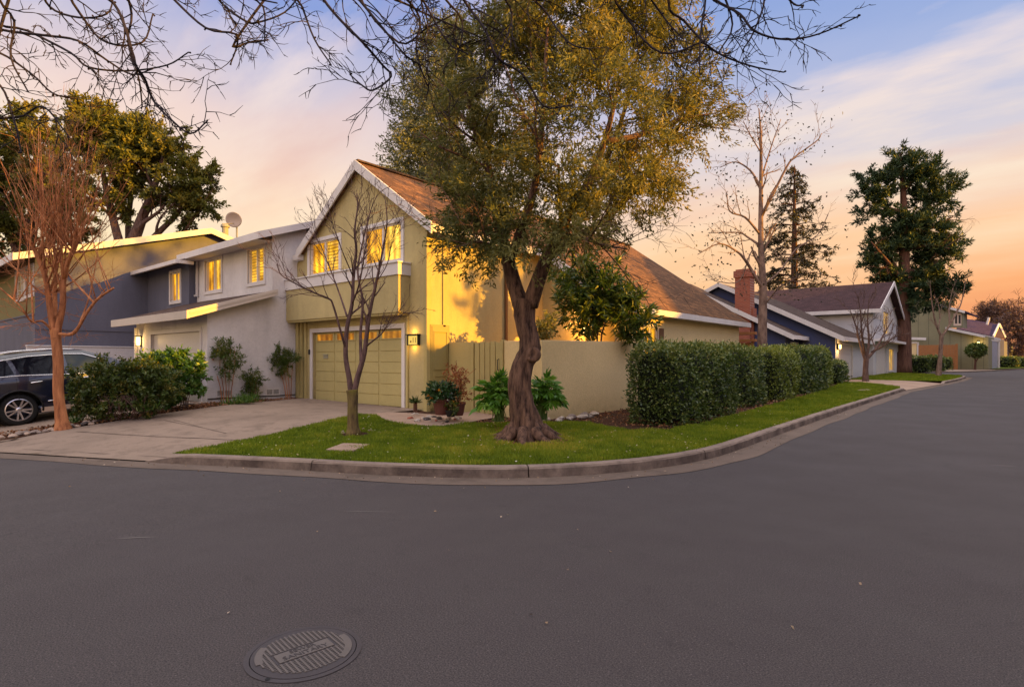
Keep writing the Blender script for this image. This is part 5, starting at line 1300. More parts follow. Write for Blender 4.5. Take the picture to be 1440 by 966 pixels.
# ------------------------------------------------------------------ conifers far behind
rng = random.Random(17)
d = 62.0; b0 = at(1117, 500, d); zt_ = at(1117, 232, d).z
T = thing('thin_conifer', 'thin layered conifer standing behind the maroon roof', 'tree', (b0.x, b0.y, .1))
tk = MB(); tk.tube([(b0.x, b0.y, .1), (b0.x, b0.y, zt_ * .6), (b0.x, b0.y, zt_)], [.5, .3, .04], 8)
an, ou = [], []
z = zt_ - .4
while z > zt_ * .22:
    f = (zt_ - z) / zt_; R_ = .3 + 4.3 * min(f / .62, 1) ** .8
    for k in range(rng.randint(4, 6)):
        a = rng.uniform(0, 6.28); R2 = R_ * rng.uniform(.55, 1.1); e = Vector((math.cos(a), math.sin(a), 0))
        p0 = Vector((b0.x, b0.y, z)); p2 = p0 + e * R2 + Vector((0, 0, -.12 * R2 + .1)); p1 = (p0 + p2) / 2 + Vector((0, 0, .12 * R2))
        tk.tube([p0, p1, p2], [.07, .05, .02], 4)
        for s_ in np.linspace(.3, 1, max(2, int(R2 * 2.6))):
            pt_ = p0 * (1 - s_) ** 2 + p1 * 2 * s_ * (1 - s_) + p2 * s_ * s_; an.append(list(pt_)); ou.append([e.x, e.y, -.3])
    z -= rng.uniform(.6, .95)
tk.build('trunk', M['barkD'], T, recalc=False)
leaf_mesh('crown', *sprays(np.array(an), np.array(ou), 19, .65, .38, .10, .2, .8, .5), M['conL'], T)

rng = random.Random(19)
d = 54.0; b0 = at(1268, 522.5, d)
T = thing('tall_evergreen', 'tall dark evergreen with thick trunk beside the white house', 'tree', (b0.x, b0.y, b0.z))
tk = MB(); pl2 = lambda *v: [at(a, b, d + c) for a, b, c in v]
limb(tk, pl2((1266, 526, 0), (1269, 480, 0), (1270, 420, 0), (1272, 340, 0), (1270, 270, 0), (1266, 215, 0)), .95, .1, ol, rng, 5, 1.6, None, 4, 12, .4, .8)
for a in ((1272, 330, 1310, 320, 1340, 305, 0), (1271, 300, 1240, 290, 1212, 275, 1), (1272, 380, 1310, 385, 1345, 400, 1), (1272, 400, 1250, 370, 1225, 340, -1), (1272, 350, 1310, 345, 1335, 350, -1), (1270, 405, 1310, 400, 1350, 412, 0)):
    limb(tk, pl2((a[0], a[1], 0), (a[2], a[3], a[6]), (a[4], a[5], a[6] * 2)), .25, .05, ol, rng, 4, 2, None)
tk.build('trunk', M['barkD'], T, smooth=True, recalc=False)
LB = [plobe(*v) for v in [(1262, 222, d, 13), (1290, 220, d, 12), (1270, 245, d, 24), (1240, 262, d, 18), (1300, 250, d, 20), (1220, 275, d, 14), (1255, 285, d, 22), (1310, 285, d, 24), (1335, 265, d, 14), (1340, 300, d, 14), (1225, 305, d, 14), (1270, 320, d, 28), (1300, 325, d, 28), (1240, 345, d, 26), (1225, 370, d, 15), (1280, 365, d, 34), (1320, 360, d, 26), (1345, 345, d, 14), (1290, 400, d, 28), (1255, 390, d, 22), (1330, 395, d, 22), (1345, 415, d, 12), (1275, 425, d, 18), (1315, 415, d, 16), (1215, 250, d, 6), (1320, 238, d, 9), (1348, 375, d, 9)]]
LB = [(c, (r[0] * .86, r[1] * .86, r[2] * .8)) for c, r in LB]
an, ou = lobes(LB, 1050, .6); ou[:, 2] += .35
keep = np.sin(an[:, 0] * .95 + 1) * np.sin(an[:, 1] * .9) * np.sin(an[:, 2] * 1.05 + .5) > -.26
an, ou = an[keep], ou[keep]
leaf_mesh('crown', *sprays(an, ou, 60, 1.0, .42, .10, -.1, .5, .6, cv=.7), M['pineL'], T)

# ------------------------------------------------------------------ small bare street trees on the right
rng = random.Random(23)
d = 35.0; b0 = at(1217, 536, d)
T = thing('bare_street_tree', 'small bare dark tree on the lawn before the navy house garage', 'tree', (b0.x, b0.y, b0.z - .02), 0, 'bare street trees')
tk = MB(); o_ = dict(wob=.12, up=[.05, .04, .03], lev=2, nc=[4, 3], ang=.5, lr=.6, rr=.55, rmin=.012, seg=.25, t0=.25, r1=.55)
pl = lambda *v: [at(a, b, d + (c[0] if c else 0)) for a, b, *c in v]
tk.tube(pl((1217, 538), (1217, 520), (1218, 504)), [.2, .15, .15], 9)
for pp, r0 in [(pl((1217, 506), (1210, 485), (1204, 460), (1195, 435)), .1), (pl((1218, 506), (1222, 480), (1220, 450), (1222, 420)), .09), (pl((1218, 506), (1232, 490, .5), (1243, 470, .8), (1256, 448, 1)), .1), (pl((1217, 500), (1212, 470, -.8), (1210, 440, -1), (1206, 415, -1)), .07), (pl((1225, 495), (1240, 488, -.5), (1252, 478, -.8), (1262, 472, -1)), .06)]:
    limb(tk, pp, r0, .02, o_, rng, 6, 1.1, None, 4, None, .25)
tk.build('trunk', M['barkG'], T, recalc=False)
d = 46.0; b0 = at(1320, 530, d)
T = thing('bare_street_tree', 'slender pale Y shaped bare tree on the far grass strip', 'tree', (b0.x, b0.y, b0.z - .02), 0, 'bare street trees')
tk = MB(); tk.tube(pl((1319, 532), (1322, 505), (1324, 472)), [.22, .15, .14], 9)
for pp, r0 in [(pl((1324, 474), (1316, 455), (1311, 430), (1308, 400)), .1), (pl((1324, 474), (1335, 458), (1345, 440), (1352, 425), (1358, 395)), .1), (pl((1319, 462), (1322, 445, .5), (1318, 420, .8)), .05), (pl((1336, 457), (1335, 430, .7), (1340, 405, 1)), .06)]:
    limb(tk, pp, r0, .02, dict(o_, nc=[3, 2]), rng, 3, 1.2, None, 4, None, .3)
tk.build('trunk', M['barkS'], T, recalc=False)
# far background trees
M['farL'] = leafmat('hazy_twigs', (.05, .03, .03), (.10, .06, .055), (.17, .11, .09), .1)
for (nm, lab, lob_, bx) in (('hazy_tree', 'hazy round crowned tree far behind the purple roof', [(1392, 437, 135, 10), (1405, 440, 135, 12), (1383, 442, 135, 7), (1412, 448, 135, 8), (1396, 452, 135, 14)], (1398, 516)),
                            ('bare_far_tree', 'big bare brown tree at the right edge beyond the far lawn', [(1425, 455, 118, 20), (1445, 445, 118, 22), (1410, 468, 118, 14), (1438, 480, 118, 20), (1460, 470, 118, 24), (1422, 490, 118, 14)], (1436, 516))):
    dd = lob_[0][2]; b0 = at(bx[0], bx[1], dd); T = thing(nm, lab, 'tree', (b0.x, b0.y, .1)); tk = MB()
    limb(tk, [Vector((b0.x, b0.y, .1)), at(bx[0], 490, dd), at(bx[0] - 4, 460, dd), at(bx[0] - 2, 440, dd)], .7, .1, dict(ol, rmin=.03), rng, 12, 5, None)
    tk.build('trunk', M['barkD'], T, recalc=False)
    an, ou = lobes([plobe(*v) for v in lob_], 260, .5)
    leaf_mesh('crown', *sprays(an, ou, 26, 1.5, .9, .12, -.3, .5, .5), M['farL'] if nm == 'hazy_tree' else M['farL'], T)

# ------------------------------------------------------------------ overhanging bare branches; the tree stands behind the camera
rng = random.Random(31)
tb = cw(-2.6, -4.5)
T = thing('overhanging_tree', 'bare dark knobbly branches hanging into the top of the view', 'tree', (tb[0], tb[1], 0))
tk = MB()
def cwp(x, y, z): q = cw(x, y); return Vector((q[0], q[1], z))
tk.tube(cr([cwp(-2.6, -4.5, -.1), cwp(-2.55, -4.4, 1.5), cwp(-2.4, -4.2, 3.2), cwp(-2.2, -4.0, 4.6)], 4), list(np.linspace(.32, .2, 13)), 12)
main = [[(-2.2, -4, 4.6), (-2.6, -2, 5.9), (-3.3, .5, 6.5), (-3.6, 3, 6.4), (-3.8, 5, 6.0)], [(-2.2, -4, 4.6), (-1.8, -1.5, 6.2), (-1.4, 1.5, 6.7), (-1.2, 4, 6.4), (-1.2, 5.6, 6.0)], [(-2.2, -4, 4.6), (-.8, -1.5, 6.3), (.3, 1.5, 6.8), (1.2, 4, 6.3), (1.6, 5.4, 5.8)], [(-2.2, -4, 4.6), (-3.6, -1.5, 5.8), (-4.6, 1.5, 6.3), (-5.0, 4, 6.0)]]
MLs = []
for q in main: MLs.append(limb(tk, [cwp(*v) for v in q], .12, .035, k=6))
allm = [p for q in MLs for p in q[10:]]
ob = dict(wob=.28, up=[-.06, -.05, .02], lev=2, nc=[3, 2], ang=.7, lr=.55, rr=.6, rmin=.0042, seg=.07, t0=.15, r1=.65)
def hang(pts, d, r0=.0145, tw=6, ln=.42, join=True):
    Q = [at(a, b, d + .12 * math.sin(i * 1.7)) for i, (a, b) in enumerate(pts)]
    if join:
        n_ = min(allm, key=lambda p: (p - Q[0]).length); Q = [n_, (n_ + Q[0]) / 2 + rv(rng) * .1 + Vector((0, 0, .12))] + Q
    P = limb(tk, Q, r0, .0056, ob, rng, int(tw * 1.1), ln, None, 4, 5, .35 if join else .1)
    for p in P[4::2]:                           # knobbly spurs
        if rng.random() < .75:
            e = p + rv(rng) * .02; tk.tube([p, e + Vector((0, 0, -.004)), e], [.006, .009, .004], 4)
HG = [([(-60, 20), (0, 42), (60, 50), (110, 58), (150, 85), (185, 105), (215, 97)], 4.6, 8), ([(-40, 70), (0, 75), (45, 105), (75, 132), (112, 140)], 4.9, 4), ([(120, -30), (160, 5), (178, 45), (190, 90), (204, 112), (216, 142), (238, 166), (268, 188), (292, 170)], 4.4, 11), ([(-10, 20), (40, 44), (100, 75), (125, 95), (180, 100), (235, 92), (265, 74)], 5.2, 8), ([(220, -30), (245, 0), (290, 40), (330, 48), (333, 65), (325, 88)], 4.8, 5), ([(333, 54), (350, 60), (376, 57)], 4.8, 1), ([(290, -30), (312, 5), (345, 30), (362, 32), (400, 18), (425, -10)], 5.0, 6),
      ([(410, -30), (425, 10), (442, 55), (466, 92)], 4.7, 5), ([(440, -30), (455, 0), (480, 30), (510, 60), (538, 92), (550, 108), (525, 127), (510, 121), (492, 105)], 4.5, 9), ([(480, -30), (505, 0), (540, 42), (570, 78), (592, 92)], 4.3, 8), ([(170, -30), (185, 20), (180, 60), (195, 110), (200, 150)], 4.9, 8), ([(640, -30), (655, 5), (682, 42), (700, 82), (735, 105), (765, 150), (805, 148)], 4.4, 8), ([(540, -20), (575, 8), (622, 30), (680, 55)], 4.8, 8), ([(985, -40), (992, 0), (985, 50), (984, 105)], 4.5, 5), ([(985, -25), (1005, 0), (1040, 20), (1062, 45), (1105, 56), (1152, 48), (1210, 22)], 4.6, 6), ([(940, 0), (962, 30), (1002, 70), (1052, 92), (1102, 102)], 4.8, 4),
      ([(860, -30), (885, 30), (930, 75), (985, 60), (1000, 45)], 4.6, 7), ([(690, -30), (720, 20), (705, 70), (690, 100)], 4.9, 6), ([(1060, -30), (1075, 0), (1060, 45), (1045, 70)], 4.9, 5), ([(-40, 110), (0, 120), (20, 170), (30, 215)], 4.7, 5), ([(60, -30), (70, 10), (110, 25), (150, 20), (160, -5)], 4.9, 6), ([(300, -25), (345, -5), (390, 5)], 4.7, 4), ([(580, -30), (600, 10), (630, 60), (655, 75)], 4.6, 7), ([(750, -30), (770, 20), (800, 60), (830, 70)], 4.9, 5), ([(1085, -30), (1115, 5), (1130, 8)], 4.7, 3), ([(500, -20), (560, 60), (600, 40), (640, 20)], 5.0, 7), ([(0, -20), (20, 30), (15, 80), (40, 130)], 4.5, 7), ([(340, -30), (370, 10), (372, 60)], 4.9, 4), ([(560, -30), (590, 25), (585, 70), (600, 120)], 4.8, 7), ([(610, -30), (650, 30), (640, 90)], 4.5, 7), ([(90, -30), (120, 30), (150, 60), (200, 60), (215, 20)], 4.7, 7), ([(900, -40), (930, 20), (960, 55)], 4.6, 6), ([(1010, -30), (1030, 35), (1010, 75)], 4.7, 6), ([(-20, 140), (25, 165), (60, 150), (95, 190)], 4.6, 5)]
for pts, dd, tw in HG: hang(pts, dd, tw=tw)
tk.build('branches', M['twigB'], T, recalc=False)

# unseen tree added across the street so its shadow dapples the house walls
rng = random.Random(41)
T = thing('unseen_dapple_tree', 'unseen loose crowned tree added across the side street to dapple the house walls', 'tree', (9.6, 23.5, 0))
tk = MB(); limb(tk, [(9.6, 23.5, -.1), (9.5, 23.6, 4), (9.7, 23.3, 8), (9.6, 23.5, 13)], .28, .05, ol, rng, 12, 2.6, None, 4, None, .45); tk.build('trunk', M['barkG'], T, recalc=False)
LB = [((9.6, 22.0, 8.6), (1.6, 1.8, 1.1)), ((9.6, 25.2, 11.0), (1.8, 1.6, 1.2)), ((9.6, 22.6, 12.6), (1.7, 1.5, 1.3)), ((9.6, 25.6, 14.0), (1.6, 1.5, 1.1)), ((9.6, 20.6, 10.4), (1.3, .9, .9)), ((9.6, 27.6, 13.2), (1.2, 1.1, 1.0)), ((9.6, 23.6, 9.9), (1, .7, .5))]
LB += [((9.6, 24.4, 8.2), (.9, .6, .5)), ((9.6, 21.2, 7.6), (.5, .7, .4)), ((9.6, 24.0, 15.2), (1.2, 1.0, .7))]
an, ou = lobes(LB, 190, .5); leaf_mesh('crown', *sprays(an, ou, 24, .6, .2, .1, .1, .7, .7), M['shrL'], T)
# ------------------------------------------------------------------ clipped hedges
def hedge(name, label, x0, x1, y0, y1, z0, z1, n, ll, m, rr=.22, group=None, core=None, lw=.55):
    T = thing(name, label, 'hedge', ((x0 + x1) / 2, (y0 + y1) / 2, z0), 0, group)
    sx_, sy_, sz_ = x1 - x0, y1 - y0, z1 - z0
    ar = np.array([sy_ * sz_, sy_ * sz_, sx_ * sz_, sx_ * sz_, sx_ * sy_]); f = NR.choice(5, n, p=ar / ar.sum())
    u, v = NR.random(n), NR.random(n)
    X = np.where(f == 0, x0, np.where(f == 1, x1, x0 + u * sx_)); Y = np.where(f < 2, y0 + u * sy_, np.where(f == 2, y0, np.where(f == 3, y1, y0 + v * sy_))); Z = np.where(f < 4, z0 + v * sz_, z1)
    q = np.stack([X, Y, Z], 1); lo = np.array([x0 + rr, y0 + rr, z0]); hi = np.array([x1 - rr, y1 - rr, z1 - rr]); c = np.clip(q, lo, hi); dv = q - c; dl = np.maximum(np.linalg.norm(dv, axis=1), 1e-6)[:, None]; nrm = dv / dl
    wob = .075 * np.sin(q[:, 0] * 3.1 + q[:, 2] * 2.6) * np.sin(q[:, 1] * 2.4 + 1) + .035 * np.sin(q[:, 1] * 9 + q[:, 2] * 8 + q[:, 0] * 7)
    P = c + nrm * (rr + wob[:, None] + NR.normal(size=(n, 1)) * .035 + (NR.random((n, 1)) < .035) * NR.random((n, 1)) * .14)
    A = nrm * .55 + NR.normal(size=(n, 3)) * .6; A[:, 2] += .25
    cl = .5 + .5 * np.sin(q[:, 1] * 2.7 + q[:, 2] * 1.3) * np.sin(q[:, 2] * 3.1 + q[:, 0] * 2)
    var = NR.random(n) ** 1.5 * .75 + .2 * cl + .4 * np.clip(nrm[:, 2], 0, 1) + .5 * (NR.random(n) < .06)  # yellower top leaves; scattered bright leaves painted in as highlights
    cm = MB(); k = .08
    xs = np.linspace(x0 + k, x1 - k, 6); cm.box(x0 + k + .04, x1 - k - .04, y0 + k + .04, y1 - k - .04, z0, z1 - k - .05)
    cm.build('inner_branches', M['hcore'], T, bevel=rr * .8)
    leaf_mesh('foliage', P, A, ll * (.6 + .8 * NR.random(n)), ll * lw * (.7 + .6 * NR.random(n)), var, m, T)
    return T
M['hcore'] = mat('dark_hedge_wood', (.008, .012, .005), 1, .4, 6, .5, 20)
HG_ = 'clipped hedges along the side street lawn'
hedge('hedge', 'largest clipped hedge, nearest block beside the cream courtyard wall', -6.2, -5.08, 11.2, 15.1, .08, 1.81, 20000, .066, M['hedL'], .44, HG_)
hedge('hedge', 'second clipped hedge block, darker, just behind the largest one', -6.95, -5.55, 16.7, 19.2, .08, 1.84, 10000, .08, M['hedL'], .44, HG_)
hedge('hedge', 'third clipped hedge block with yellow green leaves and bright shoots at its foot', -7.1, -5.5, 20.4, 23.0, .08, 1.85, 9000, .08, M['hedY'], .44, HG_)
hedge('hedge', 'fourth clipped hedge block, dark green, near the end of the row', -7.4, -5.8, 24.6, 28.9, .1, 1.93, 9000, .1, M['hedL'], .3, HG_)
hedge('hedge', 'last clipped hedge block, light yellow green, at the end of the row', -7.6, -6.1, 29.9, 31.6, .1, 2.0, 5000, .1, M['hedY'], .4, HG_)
hedge('round_bush', 'small dark bush between the hedge row and the white garage', -7.3, -6.6, 36.2, 38.4, .15, 1.35, 1800, .13, M['hedL'], .3)
q0, q1 = at(1296, 522, 62), at(1318, 522, 62)
hedge('low_hedge', 'low dark clipped hedge right of the big evergreen trunk', q0.x - 1.2, q0.x + .6, q0.y, q0.y + 1.6, .1, 1.75, 1300, .2, M['hedL'], .3)
q0 = at(1314, 521, 66); hedge('low_hedge', 'low dark hedge block behind the slender pale tree', q0.x - .8, q0.x + .8, q0.y, q0.y + 1.8, .1, 1.8, 1300, .2, M['hedL'], .3)
q0 = at(1330, 517, 74); hedge('round_bush', 'small round bush before the wooden board fence', q0.x - .6, q0.x + .6, q0.y, q0.y + 1.2, .1, 1.7, 700, .2, M['hedL'], .55)
q0 = at(1406, 513, 92); hedge('low_hedge', 'wide low green hedge on the far lawn at the right', q0.x - 1.5, q0.x + 2.2, q0.y, q0.y + 2.2, .1, 1.75, 1200, .28, M['hedL'], .4)
q0 = at(1434, 513, 95); hedge('low_hedge', 'darker low hedge at the far right edge of the lawn', q0.x - .8, q0.x + 3.2, q0.y, q0.y + 2.2, .1, 1.7, 1200, .28, M['hedL'], .4)
q0 = at(1418, 505, 125); hedge('tall_hedge', 'long yellow green hedge strip behind the far lawn', q0.x - 2, q0.x + 6, q0.y, q0.y + 2, .1, 3.0, 1500, .35, M['hedY'], .5)
# topiary
d = 76; q0 = at(1371, 518, d); T = thing('topiary_tree', 'round headed clipped topiary tree before the sage house lamp', 'tree', (q0.x, q0.y, .15))
tk = MB(); tk.tube([(q0.x, q0.y, .1), (q0.x + .05, q0.y, 1.2), (q0.x, q0.y, 2.2)], [.16, .11, .1], 7); tk.tube([(q0.x, q0.y, .9), (q0.x + .35, q0.y, 1.7), (q0.x + .5, q0.y, 2.1)], [.08, .06, .05], 6); tk.build('trunk', M['barkD'], T)
an, ou = lobes([plobe(1373, 493, d, 11, 0, 8.5)], 330, .25); leaf_mesh('crown', *sprays(an, ou, 14, .25, .22, .12, 0, .6, .7), M['hedL'], T)

# ------------------------------------------------------------------ looser shrubs
def shrub(name, label, cat, base, lob, n, per, tl, ll, lw, m, stems=None, bk='barkG', droop=.1, shell=.45, group=None, r=.014, lspread=.7):
    T = thing(name, label, cat, tuple(base), 0, group)
    if stems:
        tk = MB(); rg = random.Random(len(label))
        for s_ in stems: limb(tk, s_, r, r * .4, dict(wob=.15, up=[.1], lev=0, nc=[2], ang=.5, lr=.5, rr=.5, rmin=.002, seg=.1), rg, 3, .22, None, 3, 5, .4)
        tk.build('stems', M[bk], T, recalc=False)
    an, ou = lobes(lob, n, shell); leaf_mesh('foliage', *sprays(an, ou, per, tl, ll, lw, droop, .6, lspread), m, T); return T
d = 13.6
b0 = at(165, 586, d)
st = [[at(a, 588 + RND.uniform(-3, 4), d), at(a + RND.uniform(-6, 6), 575, d - .22), at(a + RND.uniform(-22, 22), 556, d - .26)] for a in np.linspace(146, 198, 26)]
shrub('driveway_shrub', 'dark broad shrub with reddish brown stems between the car and driveway', 'shrub', b0, [plobe(*v) for v in [(125, 535, d, 22), (120, 555, d, 20), (150, 540, d, 26), (180, 535, d, 26), (205, 540, d, 26, .1), (160, 560, d, 26), (200, 562, d, 20), (230, 545, d, 22, .3), (130, 575, d, 13), (215, 520, d, 14, .3), (150, 519, d, 12), (185, 515, d, 12)]], 560, 34, .22, .075, .036, M['shrL'], st, 'barkP', .1, .45, None, .008)
d = 15.0; b0 = at(255, 575, d)
st = [[at(252 + i * 4, 577, d), at(258 + i * 3, 555, d), at(262 + i * 9, 530, d)] for i in range(4)]
shrub('leafy_shrub', 'bright green leggy shrub before the lilac grey garage door', 'shrub', b0, [plobe(*v) for v in [(225, 512, d, 14), (248, 508, d, 14), (270, 512, d, 13), (240, 530, d, 17), (255, 545, d, 12), (276, 525, d, 8), (228, 535, d, 16), (278, 548, d, 6), (215, 505, d, 9), (245, 560, d, 9)]], 300, 26, .2, .11, .055, M['briL'], st, 'barkG')
# small plants in the border
d = 14.3
for px, py, lab, n in ((205, 577, 'low fern like tuft under the leafy shrub', 40), (325, 573, 'low green tuft at the foot of the nandina', 30), (346, 566, 'pale grassy tuft below the grey wall', 60), (107, 594, 'tiny green weed at the red barked trunk', 14)):
    dd = 16.2 if px > 300 else 13.6; b0 = at(px, py, dd)
    T = thing('grass_tuft', lab, 'plant', tuple(b0), 0)
    P = np.tile(np.array(b0), (n * 5, 1)) + NR.normal(size=(n * 5, 3)) * np.array([.12, .12, .02]); A = unit(n * 5) * .8 + np.array([0, 0, .9])
    leaf_mesh('leaves', P, A, .24 * (.5 + NR.random(n * 5)), .022, NR.random(n * 5), M['briL'], T)
M['nanL'] = leafmat('nandina_leaves', (.035, .06, .012), (.09, .14, .025), (.25, .2, .06), .35)
# nandinas along the grey side wall
for base, lob_, lab, cnt, st in (((318, 571), [(315, 488, 10), (322, 498, 13), (330, 508, 8), (306, 498, 8), (318, 520, 8), (328, 526, 6), (300, 488, 6)], 'tall leggy nandina against the grey wall with a red leaf cluster', 190, [[(312 + i * 3, 572), (310 + i * 4, 545), (302 + i * 7, 515), (306 + i * 6, 490)] for i in range(5)]),
                                 ((357, 567), [(355, 530, 10), (362, 535, 9), (350, 540, 9), (356, 550, 8), (358, 560, 5)], 'shortest nandina below the middle of the grey wall', 130, [[(354 + i * 3, 568), (353 + i * 3, 550), (350 + i * 5, 532)] for i in range(3)]),
                                 ((402, 561), [(395, 500, 13), (385, 503, 8), (408, 505, 9), (393, 514, 10), (400, 525, 6), (380, 500, 5)], 'bushy topped nandina in the corner beside the garage frame', 210, [[(403 + i * 2, 562), (398 + i * 4, 535), (388 + i * 8, 508)] for i in range(4)])):
    dd = onX(base[0], base[1], -17.3); Dp = dd.dot(Vector((-ST, CT, 0)))
    pl = lambda v: [at(a, b, Dp) for a, b in v]
    T = shrub('nandina', lab, 'shrub', at(base[0], base[1], Dp), [plobe(a, b, Dp - .05, r_) for a, b, r_ in lob_], int(cnt * .72), 18, .18, .085, .024, M['nanL'], [pl(s_) for s_ in st], 'barkR', .25, .5, None, .014)
    if cnt == 190:
        c0 = at(293, 507, Dp); P = np.array(c0) + NR.normal(size=(60, 3)) * .07; leaf_mesh('red_leaves', P, NR.normal(size=(60, 3)), .09, .05, NR.random(60) * .5, leafmat('crimson_leaves', (.22, .012, .008), (.35, .03, .015)), T)
# courtyard shrub with glossy leaves
d = 16.1; b0 = at(830, 480, d); b0.z = .1
st = [[Vector((b0.x + .1 * i, b0.y, .1)), at(828 + i * 6, 470, d), at(818 + i * 16, 430, d), at(810 + i * 22, 400, d)] for i in range(4)]
shrub('courtyard_shrub', 'glossy green tree like shrub leaning over the courtyard wall', 'shrub', b0, [plobe(*v) for v in [(815, 395, d, 20), (845, 405, d, 20), (808, 430, d, 18), (838, 432, d, 20), (876, 412, d, 15), (862, 385, d, 11), (882, 446, d, 15), (893, 462, d, 12), (797, 378, d, 10, .3), (830, 455, d, 13), (906, 440, d, 8), (822, 372, d, 8), (890, 425, d, 8)]], 330, 24, .34, .22, .05, leafmat('glossy_courtyard_leaves', (.02, .045, .010), (.075, .12, .016), (.2, .2, .03), .35, .35, .5), st, 'barkG', .5, .5, None, .03)
d = 15.0; b0 = at(768, 490, d); b0.z = .1
st = [[Vector((b0.x + .05 * i, b0.y, .1)), at(765 + i * 4, 480, d), at(758 + i * 9, 452, d)] for i in range(3)]
shrub('courtyard_sapling', 'thin leafy sapling showing above the wall right behind the olive trunk', 'shrub', b0, [plobe(768, 462, d, 10), plobe(772, 448, d, 8), plobe(757, 466, d, 8)], 60, 10, .2, .12, .05, M['olL'], st, 'barkG', .2)
# philodendrons flanking the olive trunk
def bigleaf(name, label, base, ctr, n, rad, ll, seed):
    rg = np.random.default_rng(seed); T = thing(name, label, 'plant', tuple(base))
    tk = MB(); LP, LA, LL, LW, LV = [], [], [], [], []
    for i in range(n):
        u = unit(1, rg)[0]; u[2] = abs(u[2]) * 1.2 - .45; tip = Vector(np.array(ctr) + u * np.array(rad) * (.35 + .7 * rg.random()))
        mid = (Vector(base) + tip) / 2 + Vector((0, 0, .1)); tk.tube(cr([Vector(base) + Vector((rg.normal() * .06, rg.normal() * .06, 0)), mid, tip], 3), .009, 4)
        ax = Vector(u) + Vector((0, 0, -.35)); ax.normalize(); sd_ = ax.cross(Vector((0, 0, 1))).normalized(); L_ = ll * (.7 + .5 * rg.random()); v0 = rg.random()
        for k in range(-4, 5):                # lobed leaf: fingers either side of the midrib
            f = k / 4; pb = tip + ax * L_ * (.12 + .55 * (1 - abs(f))); dr = ax * (1.05 - .75 * abs(f)) + sd_ * f * 1.1 + Vector((0, 0, -.12 - .1 * rg.random()))
            LP.append(list(tip + ax * L_ * .25 * (1 - abs(f)))); LA.append(list(dr)); LL.append(L_ * (1 - .32 * abs(f))); LW.append(L_ * .30); LV.append(np.clip(v0 * .8 + .2 * rg.random(), 0, 1))
    tk.build('stems', M['phiS'], T, recalc=False)
    leaf_mesh('leaves', np.array(LP), np.array(LA), np.array(LL), np.array(LW), np.array(LV), M['phiL'], T, rng=rg)
M['phiS'] = mat('green_stem', (.09, .15, .03), .6, .2, 5, 0)
d = 11.6; b0 = at(702, 592, d); c0 = at(700, 556, d); bigleaf('philodendron', 'lobed leafed green plant left of the olive trunk against the gate', b0, c0, 95, (.36, .36, .44), .22, 1)
d = 11.4; b0 = at(760, 590, d); c0 = at(763, 552, d); bigleaf('philodendron', 'lobed leafed green plant right of the olive trunk against the wall corner', b0, c0, 90, (.36, .36, .44), .21, 2)

# ------------------------------------------------------------------ pots, flowers, stones by the front corner
d = 12.9
def pot(name, label, px, py, d, r, h, m, cat='flower pot'):
    b0 = at(px, py, d); T = thing(name, label, cat, (b0.x, b0.y, b0.z)); p = MB()
    p.lathe([(r * .68, 0), (r * .8, h * .3), (r * .95, h * .8), (r * 1.06, h * .82), (r * 1.06, h), (r * .93, h), (r * .9, h * .88), (.01, h * .87)], b0, 22); p.build('pot', m, T, smooth=False); return T, b0
terra = mat('dark_terracotta', (.12, .04, .03), .7, .25, 5, .2, 40)
T, b0 = pot('flower_pot', 'dark terracotta pot with glossy leaves, orange and white flowers', 621, 583, d, .20, .36, terra)
an, ou = lobes([((b0.x, b0.y, b0.z + .5), (.31, .31, .2))], 110, .4); leaf_mesh('leaves', *sprays(an, ou, 12, .12, .10, .045, .1, .7, .8), leafmat('dark_glossy_leaves', (.01, .03, .012), (.03, .075, .02), (.07, .13, .04), .2, .3, .5), T)
fl = leafmat('orange_petals', (.8, .25, .02), (.9, .4, .05), None, .4); fw = leafmat('white_petals', (.6, .6, .65), (.7, .7, .75), None, .3)
def blooms(name, m, pts, r, T):
    P, A = [], []
    for p in pts:
        for k in range(12): a = unit(1)[0]; P.append(list(p)); A.append([a[0], a[1], abs(a[2]) * .6])
    leaf_mesh(name, np.array(P), np.array(A), r, r * .6, NR.random(len(P)), m, T)
blooms('orange_flowers', fl, [at(616, 549, d), at(603, 558, d - .2), at(630, 553, d), at(607, 560, d - .2), at(619, 551, d - .1)], .07, T)
blooms('white_flowers', fw, [at(619, 558, d - .3), at(612, 564, d - .3), at(629, 563, d - .3), at(625, 557, d - .3)], .035, T)
T, b0 = pot('flower_pot', 'small dark pot with a reddish wispy shrub beside the gate', 644, 584, 13.0, .17, .3, terra)
st = [[b0 + Vector((RND.uniform(-.05, .05), RND.uniform(-.05, .05), .25)), b0 + Vector((RND.uniform(-.15, .15), RND.uniform(-.15, .15), .65)), b0 + Vector((RND.uniform(-.3, .3), RND.uniform(-.3, .3), 1.05))] for _ in range(9)]
tk = MB()
for s_ in st: tk.tube(cr(s_, 3), .007, 4)
tk.build('stems', M['barkR'], T, recalc=False)
an, ou = lobes([((b0.x, b0.y, b0.z + .55), (.27, .27, .3)), ((b0.x - .05, b0.y, b0.z + .9), (.24, .24, .26))], 90, .6); leaf_mesh('leaves', *sprays(an, ou, 9, .15, .06, .03, 0, .7, .8), M['redL'], T)
blooms('orange_flowers', fl, [at(637, 567, 12.8), at(636, 565, 12.75)], .055, T)
T, b0 = pot('flower_pot', 'low black nursery pot standing by the potted flowers', 634, 586, 12.7, .12, .14, M['black'])
an, ou = lobes([((b0.x, b0.y, b0.z + .2), (.12, .12, .08))], 20, .5); leaf_mesh('leaves', *sprays(an, ou, 8, .1, .08, .04), M['shrL'], T)
d = 13.6; b0 = at(584, 578, d); T = thing('small_palm', 'tiny dark palm like plant on a stub trunk below the address lamp', 'plant', tuple(b0))
